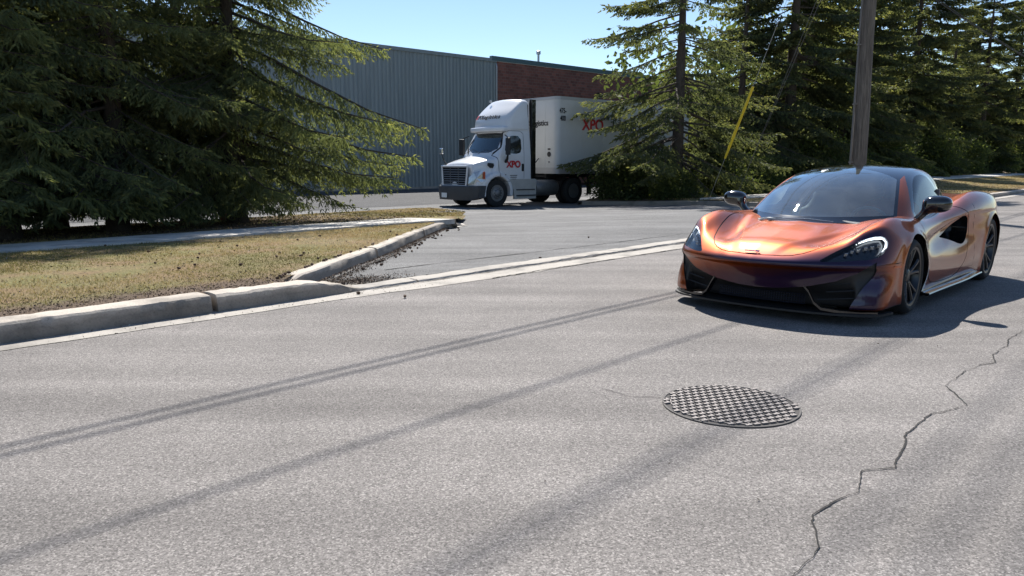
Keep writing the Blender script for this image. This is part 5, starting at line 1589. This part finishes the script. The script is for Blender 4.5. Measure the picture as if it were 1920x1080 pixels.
# ---------------------------------------------------------------- truck tractor
T_YAW = R(222); T_XY = (-1.276, 29.0); T_Z = -.31
M['tw'] = simple('white_truck_paint', (.70, .71, .72), .28, coat=.6, var=.06, vscale=2)
M['tw2'] = simple('grubby_white_panel', (.45, .44, .41), .5, var=.25, vscale=4)
M['trail'] = simple('trailer_white', (.54, .54, .52), .42, var=.10, vscale=1.5)
M['bump'] = simple('grey_bumper_plastic', (.055, .058, .062), .5, var=.15)
M['text_k'] = simple('black_lettering', (.015, .015, .017), .5)
M['text_r'] = simple('red_lettering', (.50, .015, .02), .5)
M['tglass'] = m_glass('truck_glass', (.10, .14, .16), 1.6, 1.6, (.8, .95, 1))
M['steel'] = simple('chassis_steel', (.03, .03, .032), .6, .3, var=.3)
M['alu'] = simple('aluminium_wheel', (.20, .20, .20), .5, .7, var=.3)
M['red_lamp'] = simple('orange_lamp', (.45, .06, .01), .3)
tr_ = tag(empty('truck', (*T_XY, T_Z), T_YAW), 'white truck with a tall roof fairing and dark bumper in front of the warehouse', 'truck')
def text(s, size, loc, rot, mat, parent, name='lettering', extrude=.004, sx=1.0, bold=.0):
    cu = bpy.data.curves.new('t', 'FONT'); cu.body = s; cu.size = size; cu.extrude = extrude; cu.offset = bold; cu.align_x = 'CENTER'; cu.align_y = 'CENTER'
    o = bpy.data.objects.new('t', cu); C.objects.link(o)
    dg = bpy.context.evaluated_depsgraph_get(); me = bpy.data.meshes.new_from_object(o.evaluated_get(dg))
    bpy.data.objects.remove(o)
    me.materials.clear(); me.materials.append(mat)
    n = bpy.data.objects.new(name, me); C.objects.link(n); n.parent = parent; n.location = loc; n.rotation_euler = rot; n.scale = (sx, 1, 1)
    return n
CABX = [1.10, .9, .5, .1, -.1, -.25, -.45, -.60, -.75, -.95, -1.2, -1.5, -1.75]
def cab(x, y, z):
    ay = np.abs(y)
    # hood
    zt = np.interp(x, [-.2, .0, .5, .9, 1.08], [1.93, 1.90, 1.78, 1.66, 1.57]) - .10 * (ay / .9) ** 2
    hw = np.interp(x, [-.2, .3, .8, 1.1], [1.03, .98, .86, .80]) + .05 * smst(1.5, 1.1, z)
    hood = smax(smax(z - zt, ay - hw, .16), smax(x - 1.09 + .10 * ay ** 2 + .12 * (z - .8) * .6, -.25 - x, .06), .10)
    # fender flare round the front wheel
    rr = np.sqrt(x ** 2 + (z - .52) ** 2)
    fl = smax(smax(rr - .76, ay - 1.17, .08), smax(.70 - ay, .38 - z, .05), .05)
    fl2 = smax(smax(smax(z - 1.15 + .25 * (x - .4), ay - 1.17 + .12 * smst(.6, 1.2, x), .15), x - 1.16 + .15 * ay, .10), smax(-.05 - x, .45 - z, .05), .05)
    # cab box with sloping windscreen
    ws = (x + .02 + (z - 1.90) * .62 + .10 * ay ** 2) / 1.17
    cb = smax(smax(z - 2.97 + .05 * ay ** 2, ay - np.interp(z, [.8, 1.9, 2.9], [1.10, 1.09, 1.00]), .12), smax(ws, -1.76 - x, .04), .12)
    cb = smax(cb, .80 - z, .04)
    br = smax(smax(np.abs(z - 2.86) - .09, x + .28 + .14 * ay ** 2, .06), smax(-1.0 - x, ay - .99, .08), .05)     # brow over the screen
    # roof fairing
    fr = x + .42 + .95 * smst(2.9, 4.15, z) ** 1.6 * .9 + .20 * ay ** 2
    fa = smax(smax(z - 4.02 + .06 * ay ** 2 + .10 * smst(-1.3, -.7, x), ay - 1.02 + .06 * (z - 3), .22), smax(fr, -1.76 - x, .03), .18)
    fa = smax(fa, 2.85 - z, .02)
    F = smin(smin(hood, smin(fl, fl2, .08), .06), smin(cb, br, .04), .035)
    F = smin(F, fa, .03)
    ar = np.maximum(rr - .60, .62 - ay)        # wheel opening
    return smax(F, -ar, .02)
Vc, Tc, gc = blob(cab, (-1.85, -1.26, .36), (1.30, 1.26, 4.12), .033)
Pc = (Vc, Tc)
def inc(V, s=1): return gc(V)
WSP = [(-.86, 1.99), (.86, 1.99), (.80, 2.66), (.70, 2.73), (-.70, 2.73), (-.80, 2.66)]
wsc, Pc = cut(Pc, lambda V: np.maximum(psdf(spoly(WSP, 1), V[:, 1], V[:, 2]), np.maximum(-.75 - V[:, 0], V[:, 0] - .35)))
wins = {}
for sgn in (1, -1):
    wins[sgn], Pc = cut(Pc, lambda V: np.maximum(psdf(spoly([(-.38, 2.02), (-.44, 2.30), (-.66, 2.62), (-1.22, 2.62), (-1.24, 2.02), (-.9, 1.94)], 1), V[:, 0], V[:, 2]), .7 - sgn * V[:, 1]))
dr2 = [(-.06, 1.90), (-.10, 1.1), (-.20, .95), (-1.34, .95), (-1.36, 2.70), (-1.2, 2.80), (-.62, 2.80), (-.30, 2.20)]
doors = []
for sgn in (1, -1):
    f_ = lambda V: np.maximum(psdf(dr2, V[:, 0], V[:, 2]), .7 - sgn * V[:, 1])
    d_, r_ = cut(Pc, lambda V: f_(V) + .008); s_, Pc = cut(r_, lambda V: f_(V) - .008)
    doors.append((d_, sgn)); sq = s_
    mk('door', d_[0], d_[1], M['tw'], tr_, True, normals=gc(d_[0]))
    mk('door_gap', s_[0] - gc(s_[0]) * .01, s_[1], M['seam'], tr_, True)
    wv = wins[sgn]; fr_, gl_ = cut(wv, lambda V: -(psdf(spoly([(-.38, 2.02), (-.44, 2.30), (-.66, 2.62), (-1.22, 2.62), (-1.24, 2.02), (-.9, 1.94)], 1), V[:, 0], V[:, 2]) + .035))
    a_, b_ = (fr_, gl_)
    wo = mk('door_window', a_[0], a_[1], M['tglass'], tr_, True, normals=gc(a_[0]))
    mk('window_frame', b_[0] + gc(b_[0]) * .004, b_[1], M['gloss_black'], wo, True, normals=gc(b_[0]))
hs, Pc = cut(Pc, lambda V: np.maximum(np.abs(V[:, 0] + .09 - .02) - .008, V[:, 2] - 1.9))
# side extender strip and everything aft of it in black
nP_ = gc(Pc[0]); nH_ = gc(hs[0]); PJ = join(Pc, (hs[0] - nH_ * .01, hs[1]))
mk('cab_body', PJ[0], PJ[1], None, tr_, True, normals=np.concatenate([nP_, nH_]), mats=[M['tw'], M['seam']], fmat=np.concatenate([np.zeros(len(Pc[1]), int), np.ones(len(hs[1]), int)]))
inn, ring = cut(wsc, lambda V: psdf(spoly(WSP, 1), V[:, 1], V[:, 2]) + .05)
wo = mk('windscreen', inn[0], inn[1], M['tglass'], tr_, True, normals=gc(inn[0]))
mk('windscreen_seal', ring[0], ring[1], M['gloss_black'], wo, True, normals=gc(ring[0]))
MB().box((-.95, 0, 1.5), (1.3, 1.9, .9)).box((-1.6, 0, 2.3), (.2, 1.9, 1.0)).box((-1.15, .5, 2.1), (.3, .5, .8), bev=.05).box((-1.15, -.5, 2.1), (.3, .5, .8), bev=.05).build('cab_interior', M['leather'], tr_)
for sgn in (1, -1):
    poly = [(-1.77, .95), (-1.77, 3.0), (-1.74, 3.85), (-1.78, 3.99), (-1.90, 3.99), (-1.97, 3.85), (-1.97, .95)]
    MB().prism(poly, sgn * .93 if sgn > 0 else -.97, sgn * .97 if sgn > 0 else -.93, 'y').build('side_extender', M['black_plastic'], tr_)
    MB().prism([(-1.775, .95), (-1.775, 3.98), (-1.965, 3.98), (-1.965, .95)], sgn * 1.06 - .02, sgn * 1.06 + .02, 'y').build('side_extender', M['gloss_black'], tr_)
    # grubby lower side fairing with steps
    sf = MB(); sf.prism([(-.62, 1.02), (-.66, .85), (-.80, .62), (-.84, .27), (-1.95, .27), (-1.98, .98), (-1.9, 1.02)], sgn * 1.08 - .04, sgn * 1.08 + .04, 'y')
    sf.build('side_fairing', M['tw2'], tr_)
    MB().box((-1.40, sgn * 1.13, .62), (.95, .04, .04)).box((-1.42, sgn * 1.13, .40), (.98, .06, .05)).build('step', M['bump'], tr_)
    # hand rail and handle, vent, marker
    MB().box((-1.27, sgn * 1.105, 1.45), (.10, .03, .28), bev=.012).build('door_handle', M['black_plastic'], tr_)
    MB().prism([(.06, 1.42), (.26, 1.44), (.38, 1.53), (.36, 1.62), (.12, 1.60)], sgn * 1.0 - .02, sgn * 1.0 + .035, 'y').build('hood_vent', M['black_plastic'], tr_)
    MB().box((-.12, sgn * 1.115, 1.18), (.07, .02, .08)).build('side_marker', M['red_lamp'], tr_)
    # headlamp
    hl = tag(empty('headlight', (0, 0, 0), 0, tr_))
    V_, F_ = [], []
    hl_p = [(.78, .98), (1.00, 1.02), (1.07, .96), (1.07, 1.12), (.98, 1.30), (.74, 1.38), (.66, 1.28), (.66, 1.08)]
    # wraps the corner: x falls away as y grows
    out = [(1.13, .80, .86), (1.10, .80, 1.10), (1.0, .96, 1.26), (.80, 1.10, 1.34), (.66, 1.165, 1.33), (.64, 1.175, 1.02), (.82, 1.14, .93), (1.02, 1.02, .88)]
    c_ = (.93, 1.03, 1.07); V_ = [(a, sgn * b, c) for a, b, c in out] + [(c_[0] + .05, sgn * (c_[1] + .04), c_[2])]
    V_ += [(a - .06, sgn * (b - .06), c) for a, b, c in out]
    F_ = [(k, (k + 1) % 8, 8) for k in range(8)] + [(k, (k + 1) % 8, 9 + (k + 1) % 8, 9 + k) for k in range(8)]
    MB().add(V_, F_).build('lens', simple('lamp_clear', (.55, .57, .58), .12, .6), hl)
    MB().box((.70, sgn * 1.185, 1.17), (.09, .03, .26), bev=.01).build('turn_signal', M['red_lamp'], hl)
# grille
gr = tag(empty('grille', (1.13, 0, 0), 0, tr_))
MB().prism([(-.66, .80), (.66, .80), (.74, 1.44), (.70, 1.50), (-.70, 1.50), (-.74, 1.44)], -.06, .005, 'x').build('opening', M['void'], gr)
mb = MB()
for k in range(8):
    z = .87 + k * .083; wd_ = .64 + .08 * (z - .8) / .65
    mb.box((.014 - .03 * (z - .8), 0, z), (.035, 2 * wd_, .032), RY(R(-20)))
for y in (-.24, .24): mb.box((.008, y, 1.16), (.03, .022, .66))
mb.build('bars', M['alu'], gr)
mb = MB()
for a, b in (((-.68, .79), (.68, .79)), ((-.76, 1.50), (.76, 1.50)), ((-.68, .79), (-.76, 1.50)), ((.68, .79), (.76, 1.50))):
    mb.tube([(.02, a[0], a[1]), (.0, b[0], b[1])], .035, 8)
mb.build('surround', M['tw'], gr)
# bumper
bp = []
for y in np.linspace(-1.20, 1.20, 17):
    x = 1.28 - .12 * abs(y) ** 2 - .55 * max(0, abs(y) - .93) * 1.6
    bp.append((x, y))
V_ = []; F_ = []
for x, y in bp:
    t = smst(.95, 1.2, abs(y)); lo = .27 + .10 * t
    V_ += [(x - .05, y, .80), (x, y, .76), (x + .02, y, .55), (x - .03, y, lo), (x - .25, y * .97, lo), (x - .25, y * .97, .80)]
for k in range(16):
    for a in range(6): F_.append((6 * k + a, 6 * k + (a + 1) % 6, 6 * k + 6 + (a + 1) % 6, 6 * k + 6 + a))
F_ += [tuple(range(6)), tuple(96 + a for a in range(5, -1, -1))]
MB().add(V_, F_).prism([(.60, .80), (.94, .80), (.94, .36), (.70, .36)], 1.10, 1.19, 'y').prism([(.60, .80), (.94, .80), (.94, .36), (.70, .36)], -1.19, -1.10, 'y').build('bumper', M['bump'], tr_, smooth=True)
MB().box((1.305, -.42, .44), (.012, .32, .17)).build('number_plate', M['white_sticker'], tr_)
# mirrors: door mirrors on arms and round hood mirrors on stalks
for sgn in (1, -1):
    mm = tag(empty('door_mirror', (0, 0, 0), 0, tr_))
    MB().box((-.30, sgn * 1.36, 2.22), (.10, .24, .62), RZ(sgn * R(-12)), bev=.03).build('housing', M['black_plastic'], mm)
    MB().tube([(-.42, sgn * 1.08, 1.66), (-.38, sgn * 1.22, 1.76), (-.32, sgn * 1.33, 1.94)], [.06, .05, .03], 8).tube([(-.42, sgn * 1.05, 2.64), (-.32, sgn * 1.34, 2.54)], .02, 6).build('arm', M['black_plastic'], mm)
    if sgn > 0: continue
    hm = tag(empty('hood_mirror', (0, 0, 0), 0, tr_))
    MB().box((.86, sgn * 1.16, 2.06), (.07, .20, .22), bev=.03).build('housing', M['chrome'] if sgn < 0 else M['black_plastic'], hm)
    MB().tube([(.78, sgn * .84, 1.50), (.82, sgn * 1.08, 1.72), (.85, sgn * 1.15, 1.97)], .018, 6).build('stalk', M['black_plastic'], hm)
# roof marker lamps, aerial beacon, wipers
for k, y in enumerate((-.82, -.30, -.12, .06, .60)):
    MB().box((-.33 - .14 * y * y, y, 2.905), (.05, .035, .08), RY(R(-25)), bev=.01).build('marker_lamp', M['red_lamp'] if k else M['steel'], tr_)
MB().lathe([(.05, 0), (.05, .05), (.02, .09)], 12, Matrix.Translation((-1.1, -.55, 3.93))).build('beacon', M['trail'], tr_, smooth=True)
MB().tube([(.10, .10, 1.95), (-.02, .45, 2.10), (-.05, .72, 2.02)], .010, 5).tube([(.10, -.70, 1.95), (-.02, -.35, 2.12), (-.04, -.10, 2.04)], .010, 5).build('wiper', M['black_plastic'], tr_)
MB().tube([(-1.765, 1.02 - .03, 3.0), (-1.62, .995, 3.02)], .004, 4).box((-1.63, .985, 3.38), (.012, .02, .82), bev=0).build('fairing_seam', M['seam'], tr_)
# chassis, tanks
MB().box((-1.9, .42, .88), (6.0, .09, .26)).box((-1.9, -.42, .88), (6.0, .09, .26)).box((-3.9, 0, .90), (.3, 2.0, .12)).box((-3.6, 0, 1.10), (1.1, .9, .10), bev=.02).build('chassis_frame', M['steel'], tr_)
for sgn in (1, -1):
    Mt = Matrix.Translation((-2.60, sgn * .86, .66)) @ Matrix.Rotation(R(90), 4, 'Y')
    MB().lathe([(.05, -.6), (.28, -.60), (.31, -.56), (.31, .56), (.28, .60), (.05, .6)], 28, Mt).build('fuel_tank', M['alu'], tr_, smooth=True, angle=40)
    MB().prism([(-3.36, .55), (-3.42, .9), (-3.62, 1.12), (-4.0, 1.2), (-4.38, 1.12), (-4.58, .9), (-4.64, .45), (-4.60, .45), (-4.54, .86), (-4.34, 1.08), (-4.0, 1.16), (-3.66, 1.08), (-3.46, .86), (-3.40, .55)], sgn * .8 - .25, sgn * .8 + .25, 'y').build('mudguard', M['black_plastic'], tr_)
MB().tube([(-2.02, .7, 1.3), (-2.3, .2, 1.5), (-2.6, -.2, 1.35), (-2.88, .0, 1.7)], .03, 6).tube([(-2.02, .3, 1.6), (-2.4, .35, 1.4), (-2.88, .3, 1.8)], .02, 6).build('air_hose', M['black_plastic'], tr_)
def truck_wheel(parent, dual=False, rear=False):
    root = empty('wheel', (0, 0, 0), 0, parent); M4 = Matrix.Rotation(R(-90), 4, 'X')
    ty = MB()
    for off in ((0, -.34) if dual else (0,)):
        ty.lathe([(.30, off - .25), (.44, off - .27), (.50, off - .25), (.515, off - .22), (.515, off - .05), (.50, off - .02), (.44, off), (.30, off - .015)], 48, M4, close=True)
    ty.build('tyre', M['rubber'], root, smooth=True, angle=40)
    rm = MB()
    if rear: rm.lathe([(.295, -.02), (.285, -.03), (.26, -.12), (.20, -.17), (.11, -.17), (.10, -.08), (.07, -.06), (.001, -.06)], 40, M4)
    else: rm.lathe([(.305, -.005), (.295, -.02), (.27, -.05), (.20, .012), (.15, .02), (.13, .05), (.10, .07), (.001, .075)], 40, M4)
    rm.build('rim', M['alu'], root, smooth=True, angle=35)
    ho = MB()
    for k in range(10):
        a = 2 * math.pi * k / 10; yq = -.020 if not rear else -.135
        ho.box((.232 * math.cos(a), yq, .232 * math.sin(a)), (.05, .02 if not rear else .03, .042), RY(-a), bev=.006)
    ho.build('hand_holes', M['void'], root)
    lg = MB()
    for k in range(10):
        a = 2 * math.pi * (k + .5) / 10; lg.tube([(.165 * math.cos(a), -.18 if rear else .0, .165 * math.sin(a)), (.165 * math.cos(a), -.14 if rear else .045, .165 * math.sin(a))], .014, 6)
    lg.build('lug_nuts', M['galv'], root)
    return root
w1 = truck_wheel(tr_); w1.location = (0, 1.10, .515); w1.rotation_euler = (0, 0, R(-2))
w2 = copy_tree(w1, tr_); w2.location = (0, -1.10, .515); w2.rotation_euler = (0, 0, math.pi)
w3 = truck_wheel(tr_, True, True); w3.location = (-4.0, 1.20, .515)
w4 = copy_tree(w3, tr_); w4.location = (-4.0, -1.20, .515); w4.rotation_euler = (0, 0, math.pi)
# lettering
text('XPO', .34, (-.80, 1.118, 1.56), (R(90), 0, R(180)), M['text_r'], tr_, bold=.012)
# fairing lettering follows the curved front
def surf_x(y, z, x0=.4):
    xx = np.linspace(x0, -1.8, 700); f = cab(xx, np.full(700, y), np.full(700, z)); k = np.nonzero(f < 0)[0]
    return float(xx[k[0]]) if len(k) else -1.0
def wrap_text(s, size, yc, z, mat, parent, red=3):
    n = len(s); yq = yc - size * .31 * (n - 1)
    for k, ch in enumerate(s):
        adv = size * (.60 if ch not in 'il' else .60)
        x = surf_x(yq, z); x2 = surf_x(yq + .03, z); xz = surf_x(yq, z + .05)
        ang = math.atan2(x - x2, .03) * -1; til = math.atan2(x - xz, .05)
        text(ch, size, (x + .012, yq, z), (R(90) - til, 0, R(90) - math.atan((x2 - x) / .03)), M['text_r'] if k < red else M['text_k'], parent, bold=.006)
        yq += size * {'X': .66, 'P': .62, 'O': .66, 'L': .5, 'o': .54, 'g': .52, 'i': .34, 's': .46, 't': .38, 'c': .48}.get(ch, .5)
wrap_text('XPOLogistics', .245, .04, 3.33, M['text_k'], tr_, red=1)
mbk = MB()
for k in range(3): mbk.box((-.80, 1.112, 1.16 - .07 * k), (.36 - .05 * k, .004, .022))
mbk.box((-.38, 1.112, 1.15), (.09, .004, .10)).build('small_print', M['text_k'], tr_)

# ---------------------------------------------------------------- trailer
ca_, sa_ = math.cos(T_YAW), math.sin(T_YAW)
tl = tag(empty('semi_trailer', (T_XY[0] - 2.92 * ca_, T_XY[1] - 2.92 * sa_, T_Z), T_YAW), 'white box trailer coupled behind the truck, half hidden by the spruce with the bare trunk', 'trailer')
Lt = 8.6; hwid = 1.29; zb, ztp = 1.20, 4.10
r_c = .22; P_ = []
for a in np.linspace(0, 90, 7): P_.append((-r_c + r_c * math.sin(R(a)), -hwid + r_c - r_c * math.cos(R(a))))
for a in np.linspace(0, 90, 7): P_.append((-r_c + r_c * math.cos(R(a)), hwid - r_c + r_c * math.sin(R(a))))
P_ += [(-Lt, hwid), (-Lt, -hwid)]
MB().prism(P_, zb, ztp).build('box', M['trail'], tl, smooth=True, angle=25)
rail = MB()
for z0_, h0, e in ((zb + .02, .22, .012), (ztp - .05, .12, .012)):
    Pq = [(x + (e if x > -.3 else 0), y * (1 + e / hwid)) for x, y in P_]
    Pq[-2] = (-Lt - .01, Pq[-2][1]); Pq[-1] = (-Lt - .01, Pq[-1][1]); rail.prism(Pq, z0_, z0_ + h0)
rail.build('rail', simple('trailer_rail', (.42, .42, .42), .5, .4), tl, smooth=True, angle=25)
rv_ = MB()
for k in range(52):
    x = -1.4 - k * .14
    rv_.box((x, hwid + .022, zb + .12), (.05, .012, .045))
rv_.build('reflective_tape', simple('silver_tape', (.75, .74, .70), .4), tl)
pn = MB()
for k in range(1, 7): pn.box((-r_c - k * 1.22, hwid + .003, 2.68), (.03, .008, 2.5))
for k in (-.62, 0, .62): pn.box((.003, k, 2.68), (.008, .03, 2.5))
pn.build('panel_strip', M['trail'], tl)
text('475-', .28, (-.30, hwid + .012, 3.62), (R(90), 0, R(180)), M['text_k'], tl, sx=.75, bold=.004)
text('400', .28, (-.30, hwid + .012, 3.33), (R(90), 0, R(180)), M['text_k'], tl, sx=.75, bold=.004)
text('XPOLogistics', .30, (.012, -.02, 3.17), (R(90), 0, R(90)), M['text_k'], tl, bold=.006)
text('XPO', .62, (-2.05, hwid + .012, 3.12), (R(90), 0, R(180)), M['text_r'], tl, bold=.018)
text('Logistics', .56, (-4.2, hwid + .012, 3.12), (R(90), 0, R(180)), M['text_k'], tl, bold=.010)
gl_ = MB()
gl_.lathe([(.10, 0), (.10, .01)], 20, Matrix.Translation((.012, .86, 1.96)) @ Matrix.Rotation(R(90), 4, 'Y')).box((.014, .86, 2.16), (.012, .14, .06)).box((.014, .86, 1.66), (.012, .05, .05))
gl_.build('coupling_panel', M['steel'], tl)
lgz = MB()
for sgn in (1, -1):
    lgz.box((-2.35, sgn * .85, .78), (.14, .14, .85)).box((-2.35, sgn * .85, .36), (.30, .26, .03)).box((-2.35, sgn * .85, .44), (.10, .10, .16))
    lgz.tube([(-2.35, sgn * .85, .62), (-1.75, sgn * .85, 1.20)], .03, 6).tube([(-2.35, sgn * .85, .62), (-2.9, sgn * .85, 1.20)], .03, 6)
lgz.tube([(-2.35, -.85, .75), (-2.35, .85, .75)], .035, 6)
lgz.build('landing_gear', M['steel'], tl)
MB().box((-Lt / 2, .5, 1.12), (Lt - .3, .10, .16)).box((-Lt / 2, -.5, 1.12), (Lt - .3, .10, .16)).box((-7.5, 0, .62), (.14, 2.1, .14)).build('underframe', M['steel'], tl)
for k, x in enumerate(()): pass
w5 = copy_tree(w3, tl); w5.location = (-7.5, 1.20, .515); w6 = copy_tree(w4, tl); w6.location = (-7.5, -1.20, .515); w6.rotation_euler = (0, 0, math.pi)
